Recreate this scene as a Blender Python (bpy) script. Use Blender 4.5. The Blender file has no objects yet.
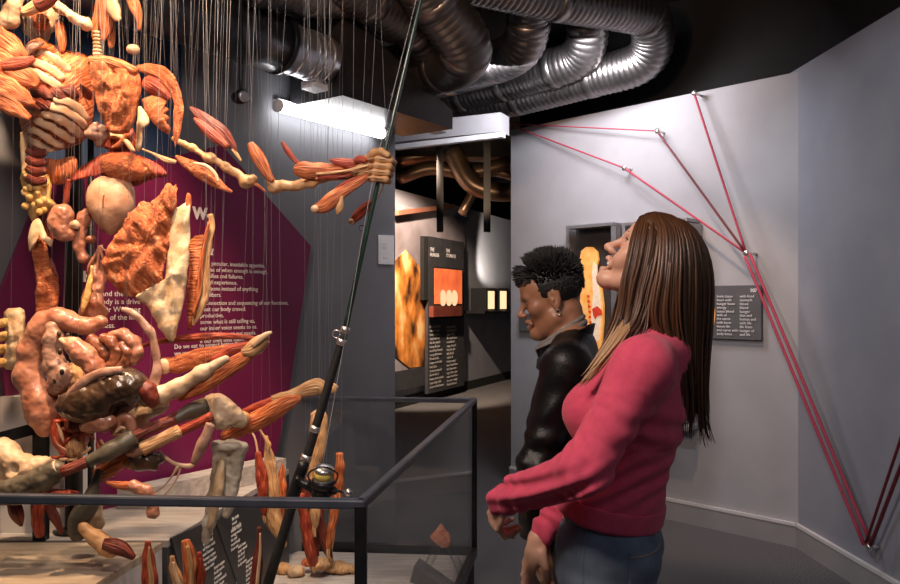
import bpy, bmesh, math, random
import numpy as np
from mathutils import Vector, Matrix, noise as mn

random.seed(7)
rng = np.random.default_rng(7)
SC = bpy.context.scene
COL = SC.collection
PI = math.pi

# ------------------------------------------------------------------ camera, world, lights, exposure
F = 800.0; EYE = 1.45; HY = 301.0
cam_d = bpy.data.cameras.new('camera'); cam = bpy.data.objects.new('camera', cam_d); COL.objects.link(cam)
cam.location = (0, 0, EYE); cam.rotation_euler = (PI/2, 0, 0)
cam_d.sensor_width = 36.0; cam_d.lens = 36.0*F/900.0
cam_d.shift_y = (HY-292.0)/900.0
cam_d.clip_start = 0.02
SC.camera = cam

W = bpy.data.worlds.new('world'); SC.world = W; W.use_nodes = True
W.node_tree.nodes['Background'].inputs[0].default_value = (0.50, 0.53, 0.62, 1)
W.node_tree.nodes['Background'].inputs[1].default_value = 0.055
SC.view_settings.view_transform = 'Standard'; SC.view_settings.look = 'None'
SC.view_settings.exposure = 0.08; SC.view_settings.gamma = 1.0
SC.view_settings.use_curve_mapping = False

def aim(o, target):
    d = Vector(target)-o.location
    o.rotation_euler = d.to_track_quat('-Z', 'Y').to_euler()
def spot(name, loc, target, watts, angle, col, radius=0.06, blend=0.5):
    l = bpy.data.lights.new(name, 'SPOT'); l.energy = watts; l.spot_size = math.radians(angle)
    l.spot_blend = blend; l.color = col; l.shadow_soft_size = radius
    o = bpy.data.objects.new(name, l); COL.objects.link(o); o.location = loc; aim(o, target); return o
def area(name, loc, target, watts, sx, sy, col):
    l = bpy.data.lights.new(name, 'AREA'); l.shape = 'RECTANGLE'; l.size = sx; l.size_y = sy
    l.energy = watts; l.color = col
    o = bpy.data.objects.new(name, l); COL.objects.link(o); o.location = loc; aim(o, target); return o
WARM = (1.0, 0.66, 0.40); COOL = (0.86, 0.90, 1.0); NEUT = (1.0, 0.94, 0.88)
# gallery spots on the specimen
spot('specimen_spot', (-0.70, 1.90, 3.42), (-1.22, 2.66, 1.95), 370, 46, WARM)
spot('specimen_spot', (-1.75, 2.10, 3.42), (-1.20, 2.62, 1.30), 270, 42, WARM)
spot('specimen_spot', (-0.2, 1.9, 3.4), (-0.62, 2.6, 1.85), 80, 28, NEUT)
spot('specimen_spot', (-0.35, 2.7, 3.4), (-0.85, 2.95, 0.6), 150, 38, (1.0, 0.78, 0.58))
spot('case_spot', (0.0, 2.6, 3.4), (-0.20, 3.55, 0.15), 90, 26, (1.0, 0.88, 0.78))
# wash on the walls
area('wall_wash', (0.62, 4.95, 2.95), (0.95, 5.9, 1.9), 36, 1.0, 0.2, (0.97, 0.94, 1.0))
spot('wall_spot', (-0.3, 2.5, 3.4), (2.08, 4.1, 1.5), 75, 48, COOL, 0.03)
spot('low_spot', (0.9, 4.0, 3.2), (1.65, 5.1, 0.8), 75, 44, (1.0, 0.66, 0.44))
spot('duct_fill', (-0.3, 2.0, 2.75), (0.25, 4.2, 3.1), 90, 60, (1.0, 0.52, 0.26))  # added lamp without a fixture, puts orange glints on the ducts
# light over the visitors
area('visitor_light', (-0.6, 0.9, 2.7), (0.35, 1.9, 1.5), 34, 0.5, 0.5, (1.0, 0.80, 0.68))
area('room_fill', (1.2, 0.2, 3.2), (0.6, 3.0, 1.0), 9, 1.6, 1.6, COOL)

# ------------------------------------------------------------------ geometry helpers
def P(px, py, Y): return Vector(((px-450.0)/F*Y, Y, EYE-(py-HY)/F*Y))
def ray_plane(px, py, p0, n):
    d = Vector(((px-450.0)/F, 1.0, -(py-HY)/F)); o = Vector((0, 0, EYE))
    t = (Vector(p0)-o).dot(n)/d.dot(n)
    return o+d*t
def wloc(o):
    v = Vector((0, 0, 0))
    while o is not None:
        v += o.location; o = o.parent
    return v
def tag(o, label=None, cat=None, group=None, kind=None):
    if label: o['label'] = label
    if cat: o['category'] = cat
    if group: o['group'] = group
    if kind: o['kind'] = kind
    return o
def mesh_obj(name, geo, mat, parent=None, smooth=True, loc=None):
    """geo = (verts in world space, faces, uvs per loop or None)"""
    verts, faces = geo[0], geo[1]
    uvs = geo[2] if len(geo) > 2 else None
    if parent is not None:
        L = wloc(parent)
    elif loc is not None:
        L = Vector(loc)
    else:
        a = np.array([tuple(v) for v in verts]); L = Vector(((a[:,0].min()+a[:,0].max())/2, (a[:,1].min()+a[:,1].max())/2, a[:,2].min()))
    me = bpy.data.meshes.new(name)
    me.from_pydata([(v[0]-L[0], v[1]-L[1], v[2]-L[2]) for v in verts], [], faces)
    if uvs is not None:
        ul = me.uv_layers.new(name='UVMap')
        ul.data.foreach_set('uv', np.array(uvs, dtype=np.float32).ravel())
    if mat is not None: me.materials.append(mat)
    if smooth: me.shade_smooth()
    me.update()
    o = bpy.data.objects.new(name, me); COL.objects.link(o)
    if parent is not None: o.parent = parent; o.location = (0, 0, 0)
    else: o.location = L
    return o
def thing(name, label, cat, loc, group=None):
    o = bpy.data.objects.new(name, None); COL.objects.link(o); o.location = loc
    o.empty_display_size = 0.05
    return tag(o, label, cat, group)
def join(*geos):
    V = []; Fc = []; U = []
    anyuv = any(len(g) > 2 and g[2] is not None for g in geos)
    for g in geos:
        b = len(V); V += list(g[0]); Fc += [tuple(i+b for i in f) for f in g[1]]
        if anyuv:
            if len(g) > 2 and g[2] is not None: U += list(g[2])
            else: U += [(0, 0)]*sum(len(f) for f in g[1])
    return (V, Fc, U if anyuv else None)
def box(c, sx, sy, sz, ax=None, bev=0.0):
    """box centred at c, full sizes, optional axes (3 vectors)"""
    c = Vector(c)
    ax = ax or (Vector((1,0,0)), Vector((0,1,0)), Vector((0,0,1)))
    bm = bmesh.new(); bmesh.ops.create_cube(bm, size=1.0)
    for v in bm.verts: v.co = Vector((v.co.x*sx, v.co.y*sy, v.co.z*sz))
    if bev > 0: bmesh.ops.bevel(bm, geom=list(bm.edges), offset=bev, segments=2, affect='EDGES', profile=0.5)
    V = [c+ax[0]*v.co.x+ax[1]*v.co.y+ax[2]*v.co.z for v in bm.verts]
    bm.verts.index_update()
    Fc = [tuple(v.index for v in f.verts) for f in bm.faces]
    bm.free(); return (V, Fc)
def bar(a, b, w, h=None, up=(0,0,1), bev=0.0, ext=0.0):
    a = Vector(a); b = Vector(b); h = h or w
    t = (b-a); L = t.length; t = t/L
    u = Vector(up); u = (u-t*u.dot(t))
    if u.length < 1e-4: u = Vector((0,1,0)); u = u-t*u.dot(t)
    u.normalize(); s = u.cross(t)
    return box((a+b)/2, L+2*ext, w, h, (t, s, u), bev)
def prism(pts, off):
    """polygon (world points, planar) extruded by the vector off"""
    n = len(pts); V = [Vector(p) for p in pts]+[Vector(p)+Vector(off) for p in pts]
    Fc = [tuple(range(n))[::-1], tuple(range(n, 2*n))]
    for i in range(n):
        j = (i+1) % n; Fc.append((i, j, n+j, n+i))
    return (V, Fc)
def catmull(pts, sub):
    pts = [np.array(p, dtype=float) for p in pts]
    if len(pts) == 2: 
        return [pts[0]+(pts[1]-pts[0])*t for t in np.linspace(0, 1, sub+1)]
    out = []
    ext = [2*pts[0]-pts[1]]+pts+[2*pts[-1]-pts[-2]]
    for i in range(1, len(ext)-2):
        p0, p1, p2, p3 = ext[i-1:i+3]
        for k in range(sub):
            t = k/sub
            out.append(0.5*((2*p1)+(-p0+p2)*t+(2*p0-5*p1+4*p2-p3)*t*t+(-p0+3*p1-3*p2+p3)*t**3))
    out.append(pts[-1]); return out
def sweep(pts, rad, nseg=14, sub=6, flat=1.0, ridge=0.0, nridge=5, rough=0.0, nscale=25.0, view=(0,-1,0), caps=True, seed=0):
    """tube through 3D pts; rad per point (in-view half width); flat = depth/width ratio"""
    if np.isscalar(rad): rad = [rad]*len(pts)
    q = catmull([tuple(p)+(r,) for p, r in zip(pts, rad)], sub)
    n = len(q); C = [Vector(x[:3]) for x in q]; R = [max(float(x[3]), 0.0004) for x in q]
    V = []; Fc = []; U = []; vl = 0.0; vs = []
    view = Vector(view); prevN = None
    for i in range(n):
        T = (C[min(i+1, n-1)]-C[max(i-1, 0)]); T.normalize()
        ref = view if prevN is None else prevN
        N = ref-T*ref.dot(T)
        if N.length < 1e-3: N = Vector((0.3, 0, 1)); N = N-T*N.dot(T)
        N.normalize(); prevN = N
        if i: vl += (C[i]-C[i-1]).length
        vs.append(vl); B = T.cross(N)
        for j in range(nseg):
            th = 2*PI*j/nseg
            r = R[i]*(1+ridge*math.sin(nridge*th+seed+0.8*math.sin(3*vl*10+seed)))
            p = C[i]+B*(math.cos(th)*r)+N*(math.sin(th)*r*flat)
            if rough:
                p = p+(B*math.cos(th)+N*math.sin(th))*(rough*mn.noise(p*nscale+Vector((seed*7.1, 0, 0))))
            V.append(p)
    rm = max(R)
    for i in range(n-1):
        for j in range(nseg):
            k = (j+1) % nseg
            Fc.append((i*nseg+j, i*nseg+k, (i+1)*nseg+k, (i+1)*nseg+j))
            u0 = j/nseg*6*rm+seed*0.37; u1 = (j+1)/nseg*6*rm+seed*0.37
            U += [(u0, vs[i]), (u1, vs[i]), (u1, vs[i+1]), (u0, vs[i+1])]
    if caps:
        for i, rev in ((0, True), (n-1, False)):
            T = (C[min(i+1, n-1)]-C[max(i-1, 0)]).normalized()*(0.35*R[i]*min(flat, 1))*(-1 if i == 0 else 1)
            V.append(C[i]+T); c = len(V)-1
            for j in range(nseg):
                k = (j+1) % nseg
                f = (i*nseg+k, i*nseg+j, c) if rev else (i*nseg+j, i*nseg+k, c)
                Fc.append(f); U += [(j/nseg*6*rm, vs[i])]*3
    return (V, Fc, U)
def pxs(pts, Y): # (px, py, r_px[, dy]) -> 3D points and radii
    A = []; R = []
    for p in pts:
        y = Y+(p[3] if len(p) > 3 else 0.0)
        A.append(P(p[0], p[1], y)); R.append(p[2]*y/F)
    return A, R
def strip(pts, Y, flat=0.6, **k):
    A, R = pxs(pts, Y); return sweep(A, R, flat=flat, **k)
def plate(outline, Y, thick=0.014, bulge=0.03, fib=0.0, jag=0.0, tiltx=0.0, tilty=0.0, rings=9, dens=4.0, rough=0.006, nscale=22.0, seed=0, smooth_out=True):
    """a thick curved sheet whose outline (px) stands at distance Y"""
    o = [np.array((p[0], p[1]), dtype=float) for p in outline]
    n = len(o); pts = []
    for i in range(n):
        a = o[i-1]; b = o[i]; c = o[(i+1) % n]; d = o[(i+2) % n]
        m = max(2, int(np.linalg.norm(c-b)/dens))
        for k in range(m):
            t = k/m
            if smooth_out: q = 0.5*((2*b)+(-a+c)*t+(2*a-5*b+4*c-d)*t*t+(-a+3*b-3*c+d)*t**3)
            else: q = b+(c-b)*t
            pts.append(q)
    cen = sum(pts)/len(pts)
    if jag:
        rr = random.Random(seed)
        pts = [q+(q-cen)/np.linalg.norm(q-cen)*rr.uniform(-jag, jag) for q in pts]
    M = len(pts); V = []; uv = []
    ca, sa = math.cos(fib), math.sin(fib)
    def add(q, w, side):
        y = Y+w+tiltx*(q[0]-cen[0])/F*Y+tilty*(q[1]-cen[1])/F*Y
        p = P(q[0], q[1], y)
        if rough: p.y += rough*(mn.noise(p*nscale+Vector((seed*3.3, 0, 0)))+0.5*mn.noise(p*nscale*2.3))*(1 if side == 0 else 0.6)
        V.append(p); x, z = (q[0]-cen[0])/F*Y, -(q[1]-cen[1])/F*Y
        uv.append((x*ca-z*sa+seed*0.31, x*sa+z*ca))
    for side in (0, 1):
        for r in range(1, rings+1):
            t = r/rings
            edge = math.sqrt(max(0.0, 1-t**6))
            for q in pts:
                w = -bulge*(1-t*t)+(-0.5 if side == 0 else 0.5)*thick*(0.25+0.75*edge)
                add(cen+(q-cen)*t, w, side)
        w = -bulge+(-0.5 if side == 0 else 0.5)*thick
        add(cen, w, side)
    half = rings*M+1; Fc = []
    for side in (0, 1):
        b = side*half
        for r in range(rings-1):
            for j in range(M):
                k = (j+1) % M
                f = (b+r*M+j, b+(r+1)*M+j, b+(r+1)*M+k, b+r*M+k)
                Fc.append(f if side == 0 else f[::-1])
        for j in range(M):
            k = (j+1) % M
            f = (b+half-1, b+j, b+k); Fc.append(f if side == 0 else f[::-1])
    e0 = (rings-1)*M; e1 = half+(rings-1)*M
    for j in range(M):
        k = (j+1) % M; Fc.append((e0+j, e1+j, e1+k, e0+k))
    U = [uv[i] for f in Fc for i in f]
    return (V, Fc, U)
def lump(c, r, ax=None, n=22, rough=0.0, nscale=14.0, seed=0, fn=None):
    """organ-like ellipsoid at c with radii r, roughened; fn(unit) -> scale"""
    c = Vector(c); ax = ax or (Vector((1,0,0)), Vector((0,1,0)), Vector((0,0,1)))
    V = []; Fc = []; U = []; m = n*2
    def pt(d):
        s = 1.0 if fn is None else fn(d)
        p = c+ax[0]*(d.x*r[0]*s)+ax[1]*(d.y*r[1]*s)+ax[2]*(d.z*r[2]*s)
        if rough:
            nn = (p-c).normalized(); p = p+nn*(rough*(mn.noise(p*nscale+Vector((seed*5.1,0,0)))+0.5*mn.noise(p*nscale*2.7)))
        return p
    for i in range(1, n):
        a = PI*i/n
        for j in range(m):
            b = 2*PI*j/m
            V.append(pt(Vector((math.sin(a)*math.cos(b), math.sin(a)*math.sin(b), math.cos(a)))))
    V.append(pt(Vector((0,0,1)))); V.append(pt(Vector((0,0,-1))))
    top = len(V)-2; bot = len(V)-1; rm = max(r)
    def uvq(i, j): return (2*PI*j/m*rm, -PI*i/n*rm)
    for i in range(n-2):
        for j in range(m):
            k = (j+1) % m
            Fc.append((i*m+j, (i+1)*m+j, (i+1)*m+k, i*m+k))
            U += [uvq(i, j), uvq(i+1, j), uvq(i+1, j+1), uvq(i, j+1)]
    for j in range(m):
        k = (j+1) % m
        Fc.append((top, j, k)); U += [(0, 0), uvq(0, j), uvq(0, j+1)]
        Fc.append((bot, (n-2)*m+k, (n-2)*m+j)); U += [(0, -PI*rm), uvq(n-2, j+1), uvq(n-2, j)]
    return (V, Fc, U)
def lathe(c, prof, axis=(0,0,1), nseg=24):
    """profile [(radius, height along axis)] turned about the axis at c"""
    T = Vector(axis).normalized(); N = Vector((1,0,0)) if abs(T.x) < 0.8 else Vector((0,1,0))
    N = (N-T*N.dot(T)).normalized(); B = T.cross(N); c = Vector(c)
    V = []; Fc = []
    for r, h in prof:
        for j in range(nseg):
            th = 2*PI*j/nseg; V.append(c+T*h+(N*math.cos(th)+B*math.sin(th))*max(r, 1e-4))
    for i in range(len(prof)-1):
        for j in range(nseg):
            k = (j+1) % nseg; Fc.append((i*nseg+j, i*nseg+k, (i+1)*nseg+k, (i+1)*nseg+j))
    Fc.append(tuple(range(nseg))[::-1]); Fc.append(tuple((len(prof)-1)*nseg+j for j in range(nseg)))
    return (V, Fc)
def text_geo(body, size, org, right, up, lift=0.0, align='LEFT', spacing=1.0, bold=0.0):
    cu = bpy.data.curves.new('t', 'FONT'); cu.body = body; cu.size = size; cu.align_x = align
    cu.space_line = spacing; cu.offset = bold; cu.resolution_u = 2
    cu.extrude = 0.0006
    to = bpy.data.objects.new('t', cu); COL.objects.link(to)
    dg = bpy.context.evaluated_depsgraph_get(); me = bpy.data.meshes.new_from_object(to.evaluated_get(dg))
    r = Vector(right).normalized(); u = Vector(up).normalized(); n = r.cross(u); o = Vector(org)
    V = [o+r*v.co.x+u*v.co.y+n*(v.co.z+lift) for v in me.vertices]
    Fc = [tuple(p.vertices) for p in me.polygons]
    bpy.data.objects.remove(to); bpy.data.curves.remove(cu); bpy.data.meshes.remove(me)
    return (V, Fc)

# ------------------------------------------------------------------ signed distance surfaces
def smin(a, b, k):
    if k <= 0: return np.minimum(a, b)
    h = np.maximum(k-np.abs(a-b), 0.0)/k
    return np.minimum(a, b)-h*h*k*0.25
def smax(a, b, k): return -smin(-a, -b, k)
def RC(a, b, ra, rb, k=0.02, op='u'):
    a = np.array(a, dtype=np.float32); b = np.array(b, dtype=np.float32); ab = b-a; L2 = float(ab@ab)+1e-9
    def f(X):
        t = np.clip(((X-a)@ab)/L2, 0, 1)
        d = X-a-t[:,None]*ab
        return np.sqrt((d*d).sum(1))-(ra+(rb-ra)*t)
    return dict(f=f, c=(a+b)/2, b=math.sqrt(L2)/2+max(ra, rb), k=k, op=op)
def EL(c, r, ax=None, k=0.02, op='u'):
    c = np.array(c, dtype=np.float32); r = np.array(r, dtype=np.float32)
    A = np.eye(3, dtype=np.float32) if ax is None else np.array([tuple(v) for v in ax], dtype=np.float32)
    def f(X):
        q = (X-c)@A.T
        k0 = np.sqrt(((q/r)**2).sum(1)); k1 = np.sqrt(((q/(r*r))**2).sum(1))+1e-6
        return np.where(k0 < 1e-3, -r.min(), k0*(k0-1)/k1)
    return dict(f=f, c=c, b=float(r.max()), k=k, op=op)
def FN(f, c, b, k=0.0, op='s'): return dict(f=f, c=np.array(c, dtype=np.float32), b=b, k=k, op=op)
def field(prims):
    def g(X):
        cen = X.mean(0); hd = float(np.sqrt(((X-cen)**2).sum(1)).max())
        d = np.full(len(X), 0.5, dtype=np.float32)
        for p in prims:
            far = float(np.sqrt(((cen-p['c'])**2).sum()))-p['b']-hd
            if far > 0.06: 
                if p['op'] == 'u': d = np.minimum(d, np.float32(far))
                if p['op'] != 'i': continue
                if p['op'] == 'u': continue
            v = p['f'](X).astype(np.float32)
            if p['op'] == 'u': d = smin(d, v, p['k'])
            elif p['op'] == 's': d = smax(d, -v, p['k'])
            elif p['op'] == 'i': d = smax(d, v, p['k'])
            elif p['op'] == 'd': d = d+v
        return d
    return g
def sdf_geo(fn, lo, hi, h, B=12):
    lo = np.array(lo, dtype=np.float32); hi = np.array(hi, dtype=np.float32)
    nb = np.ceil((hi-lo)/(h*B)).astype(int); N = nb*B+1
    V = np.full(tuple(N), 1.0, dtype=np.float32)
    gi = np.arange(B+1, dtype=np.float32)*h
    loc = np.stack(np.meshgrid(gi, gi, gi, indexing='ij'), -1).reshape(-1, 3)
    hd = B*h*0.87
    cc = np.stack(np.meshgrid(*[np.arange(n) for n in nb], indexing='ij'), -1).reshape(-1, 3)
    for b in cc:
        o = lo+b*B*h; c = o+B*h/2
        d0 = float(fn(np.array([c, c+1e-4], dtype=np.float32))[0])
        s = tuple(slice(b[i]*B, b[i]*B+B+1) for i in range(3))
        if abs(d0) > hd*1.35+0.012:
            blk = V[s]; 
            if d0 < 0: V[s] = -1.0
            continue
        V[s] = fn(loc+o).reshape(B+1, B+1, B+1)
    ins = V < 0
    c8 = np.zeros(tuple(N-1), dtype=np.int8)
    for dx in (0, 1):
        for dy in (0, 1):
            for dz in (0, 1):
                c8 += ins[dx:N[0]-1+dx, dy:N[1]-1+dy, dz:N[2]-1+dz]
    act = (c8 > 0) & (c8 < 8)
    idx = np.argwhere(act); vid = np.full(tuple(N-1), -1, dtype=np.int32); vid[act] = np.arange(len(idx))
    acc = np.zeros((len(idx), 3)); cnt = np.zeros(len(idx))
    corners = [(x, y, z) for x in (0, 1) for y in (0, 1) for z in (0, 1)]
    cv = {c: V[idx[:,0]+c[0], idx[:,1]+c[1], idx[:,2]+c[2]] for c in corners}
    for a in corners:
        for ax in range(3):
            if a[ax]: continue
            b = list(a); b[ax] = 1; b = tuple(b)
            va, vb = cv[a], cv[b]; m = (va < 0) != (vb < 0)
            t = np.zeros(len(idx)); t[m] = va[m]/(va[m]-vb[m])
            p = np.zeros((len(idx), 3)); p[:] = a; p[:, ax] = t
            acc[m] += p[m]; cnt[m] += 1
    verts = (idx+acc/cnt[:,None])*h+lo
    faces = []
    for ax in range(3):
        u, w = (ax+1) % 3, (ax+2) % 3
        sl0 = [slice(1, N[i]-1) for i in range(3)]; sl1 = list(sl0)
        sl0[ax] = slice(0, N[ax]-1); sl1[ax] = slice(1, N[ax])
        A = ins[tuple(sl0)]; Bb = ins[tuple(sl1)]
        off = np.ones(3, dtype=int); off[ax] = 0
        e = np.argwhere(A != Bb)
        flip = A[tuple(e.T)]
        e = e+off
        def cell(du, dw):
            q = e.copy(); q[:, u] -= du; q[:, w] -= dw; return vid[tuple(q.T)]
        quad = np.stack([cell(1, 1), cell(0, 1), cell(0, 0), cell(1, 0)], 1)
        quad[~flip] = quad[~flip][:, ::-1]
        faces.append(quad)
    faces = np.concatenate(faces); faces = faces[(faces >= 0).all(1)]
    return (verts.tolist(), [tuple(q) for q in faces.tolist()])
def sdf_auto(prims, h, pad=0.02, **k):
    pr = [p for p in prims if p['op'] == 'u']
    lo = np.min([p['c']-p['b'] for p in pr], axis=0)-pad; hi = np.max([p['c']+p['b'] for p in pr], axis=0)+pad
    return sdf_geo(field(prims), lo, hi, h, **k)

def roughen(geo, amp, scale, seed=0):
    V = np.array(geo[0], dtype=float); Fc = geo[1]
    q = np.array([f if len(f) == 4 else (f[0], f[1], f[2], f[2]) for f in Fc])
    nr = np.cross(V[q[:,2]]-V[q[:,0]], V[q[:,3]]-V[q[:,1]]); N = np.zeros_like(V)
    for k in range(4): np.add.at(N, q[:,k], nr)
    N /= (np.linalg.norm(N, axis=1)[:,None]+1e-12)
    off = Vector((seed*3.1, seed*1.7, 0))
    d = np.array([mn.noise(Vector(v)*scale+off)+0.5*mn.noise(Vector(v)*scale*2.2+off) for v in V])*amp
    return ((V+N*d[:,None]).tolist(), Fc)

# ------------------------------------------------------------------ materials
def mat(name, col, rough=0.5, metal=0.0, col2=None, scale=8.0, detail=4.0, lo=0.35, hi=0.65, coord='Object', stretch=(1,1,1), bump=0.0, bscale=None, bdist=0.01, col3=None, spec=None, emit=None, estr=0.0, sss=0.0, coat=0.0, sheen=0.0):
    m = bpy.data.materials.new(name); m.use_nodes = True; nt = m.node_tree
    b = nt.nodes['Principled BSDF']
    b.inputs['Base Color'].default_value = (*col, 1); b.inputs['Roughness'].default_value = rough; b.inputs['Metallic'].default_value = metal
    if spec is not None: b.inputs['Specular IOR Level'].default_value = spec
    if sss: b.inputs['Subsurface Weight'].default_value = sss; b.inputs['Subsurface Radius'].default_value = (0.012, 0.005, 0.003); b.inputs['Subsurface Scale'].default_value = 1.0
    if coat: b.inputs['Coat Weight'].default_value = coat; b.inputs['Coat Roughness'].default_value = 0.15
    if sheen: b.inputs['Sheen Weight'].default_value = sheen
    if emit: b.inputs['Emission Color'].default_value = (*emit, 1); b.inputs['Emission Strength'].default_value = estr
    if col2 is not None or bump:
        tc = nt.nodes.new('ShaderNodeTexCoord'); mp = nt.nodes.new('ShaderNodeMapping'); mp.inputs['Scale'].default_value = stretch
        nt.links.new(tc.outputs[coord], mp.inputs['Vector'])
        nz = nt.nodes.new('ShaderNodeTexNoise'); nz.inputs['Scale'].default_value = scale; nz.inputs['Detail'].default_value = detail
        nt.links.new(mp.outputs[0], nz.inputs['Vector'])
        if col2 is not None:
            cr = nt.nodes.new('ShaderNodeValToRGB'); cr.color_ramp.elements[0].position = lo; cr.color_ramp.elements[1].position = hi
            cr.color_ramp.elements[0].color = (*col, 1); cr.color_ramp.elements[1].color = (*col2, 1)
            if col3 is not None:
                e = cr.color_ramp.elements.new(min(0.98, hi+0.12)); e.color = (*col3, 1)
            nt.links.new(nz.outputs['Fac'], cr.inputs['Fac']); nt.links.new(cr.outputs['Color'], b.inputs['Base Color'])
        if bump:
            src = nz
            if bscale is not None:
                src = nt.nodes.new('ShaderNodeTexNoise'); src.inputs['Scale'].default_value = bscale; src.inputs['Detail'].default_value = 5
                nt.links.new(mp.outputs[0], src.inputs['Vector'])
            bp = nt.nodes.new('ShaderNodeBump'); bp.inputs['Strength'].default_value = bump; bp.inputs['Distance'].default_value = bdist
            nt.links.new(src.outputs['Fac'], bp.inputs['Height']); nt.links.new(bp.outputs[0], b.inputs['Normal'])
    return m
def fib(name, c1, c2, c3, rough=0.52, sc=1.0, lo=0.34, hi=0.58, st=None):
    return mat(name, c1, rough=rough, col2=c2, col3=c3, scale=1.0, detail=6, lo=lo, hi=hi, coord='UV', stretch=st or (170*sc, 20*sc, 1), bump=1.0, bdist=0.009)
def crumple(m, scale=55.0):
    # add an uneven creased relief on top of the fibres
    nt = m.node_tree; b = nt.nodes['Principled BSDF']; old = b.inputs['Normal'].links[0].from_socket
    tc = nt.nodes.new('ShaderNodeTexCoord'); nz = nt.nodes.new('ShaderNodeTexNoise'); nz.inputs['Scale'].default_value = scale; nz.inputs['Detail'].default_value = 8; nz.inputs['Roughness'].default_value = 0.65; nz.inputs['Distortion'].default_value = 1.2
    bp = nt.nodes.new('ShaderNodeBump'); bp.inputs['Strength'].default_value = 1.0; bp.inputs['Distance'].default_value = 0.016
    nt.links.new(tc.outputs['Object'], nz.inputs['Vector']); nt.links.new(nz.outputs['Fac'], bp.inputs['Height']); nt.links.new(old, bp.inputs['Normal']); nt.links.new(bp.outputs[0], b.inputs['Normal'])
def emis(name, col, s):
    m = bpy.data.materials.new(name); m.use_nodes = True; nt = m.node_tree
    nt.nodes.remove(nt.nodes['Principled BSDF']); e = nt.nodes.new('ShaderNodeEmission')
    e.inputs[0].default_value = (*col, 1); e.inputs[1].default_value = s
    nt.links.new(e.outputs[0], nt.nodes['Material Output'].inputs[0]); return m
def glass(name, tint=(0.95, 0.96, 0.96)):
    m = bpy.data.materials.new(name); m.use_nodes = True; nt = m.node_tree
    nt.nodes.remove(nt.nodes['Principled BSDF'])
    t = nt.nodes.new('ShaderNodeBsdfTransparent'); t.inputs[0].default_value = (*tint, 1)
    g = nt.nodes.new('ShaderNodeBsdfGlossy'); g.inputs['Roughness'].default_value = 0.02
    lw = nt.nodes.new('ShaderNodeLayerWeight'); lw.inputs[0].default_value = 0.5
    pw = nt.nodes.new('ShaderNodeMath'); pw.operation = 'POWER'; pw.inputs[1].default_value = 5.0
    ml = nt.nodes.new('ShaderNodeMath'); ml.operation = 'MULTIPLY_ADD'; ml.inputs[1].default_value = 0.6; ml.inputs[2].default_value = 0.025
    x = nt.nodes.new('ShaderNodeMixShader')
    nt.links.new(lw.outputs['Facing'], pw.inputs[0]); nt.links.new(pw.outputs[0], ml.inputs[0])
    nt.links.new(ml.outputs[0], x.inputs[0]); nt.links.new(t.outputs[0], x.inputs[1]); nt.links.new(g.outputs[0], x.inputs[2])
    nt.links.new(x.outputs[0], nt.nodes['Material Output'].inputs[0]); return m

M = {}
M['wall'] = mat('wall_paint', (0.36, 0.355, 0.375), 0.75, col2=(0.41, 0.405, 0.425), scale=3.0, bump=0.15, bscale=60, bdist=0.002)
M['wallL'] = mat('wall_paint_blue_grey', (0.150, 0.156, 0.176), 0.7, col2=(0.178, 0.185, 0.205), scale=2.5, bump=0.12, bscale=60, bdist=0.002)
M['wallR'] = mat('wall_paint_cool', (0.25, 0.258, 0.30), 0.7, col2=(0.285, 0.293, 0.335), scale=3.0, bump=0.15, bscale=60, bdist=0.002)
M['base'] = mat('skirting_paint', (0.29, 0.28, 0.285), 0.55, col2=(0.32, 0.31, 0.315), scale=5)
M['cap'] = mat('skirting_cap', (0.62, 0.60, 0.60), 0.45, col2=(0.68, 0.66, 0.66), scale=9)
M['carpet'] = mat('carpet', (0.05, 0.048, 0.05), 0.95, col2=(0.19, 0.182, 0.188), scale=170, detail=3, lo=0.42, hi=0.62, bump=0.6, bscale=320, bdist=0.006)
M['black'] = mat('black_paint', (0.004, 0.004, 0.0045), 0.9, col2=(0.006, 0.006, 0.007), scale=6)
M['blackm'] = mat('black_metal', (0.015, 0.015, 0.018), 0.35, 0.4, col2=(0.024, 0.024, 0.028), scale=20)
M['rail'] = mat('dark_anodised_metal', (0.10, 0.115, 0.15), 0.42, 0.6, col2=(0.13, 0.145, 0.185), scale=14)
M['duct'] = mat('spiral_duct_metal', (0.17, 0.16, 0.16), 0.36, 0.95, col2=(0.26, 0.245, 0.24), scale=7, bump=0.1, bscale=30, bdist=0.004)
M['ductd'] = mat('dark_duct_metal', (0.10, 0.10, 0.11), 0.32, 0.9, col2=(0.14, 0.14, 0.15), scale=6)
M['silver'] = mat('bright_sheet_metal', (0.62, 0.63, 0.66), 0.28, 0.9, col2=(0.72, 0.73, 0.76), scale=8)
M['white'] = mat('white_paint', (0.78, 0.78, 0.80), 0.5, col2=(0.84, 0.84, 0.86), scale=12)
M['tube'] = emis('lit_tube', (1.0, 0.97, 0.97), 14.0)
M['purple'] = mat('magenta_panel', (0.150, 0.006, 0.062), 0.5, col2=(0.175, 0.008, 0.072), scale=1.6)
M['navy'] = mat('navy_panel', (0.025, 0.055, 0.13), 0.55, col2=(0.032, 0.065, 0.15), scale=2)
M['ink'] = mat('white_lettering', (0.85, 0.82, 0.82), 0.6, col2=(0.92, 0.9, 0.9), scale=30)
M['plank'] = mat('bleached_planks', (0.36, 0.32, 0.30), 0.6, col2=(0.52, 0.47, 0.44), scale=6, detail=6, stretch=(1, 8, 8), bump=0.25, bdist=0.004)
M['plankd'] = mat('tan_planks', (0.34, 0.26, 0.19), 0.6, col2=(0.52, 0.42, 0.32), scale=5, detail=6, stretch=(1, 7, 7), bump=0.25, bdist=0.004)
M['plinth'] = mat('grey_plinth', (0.56, 0.53, 0.53), 0.6, col2=(0.64, 0.61, 0.61), scale=7, stretch=(1, 5, 1))
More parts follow.
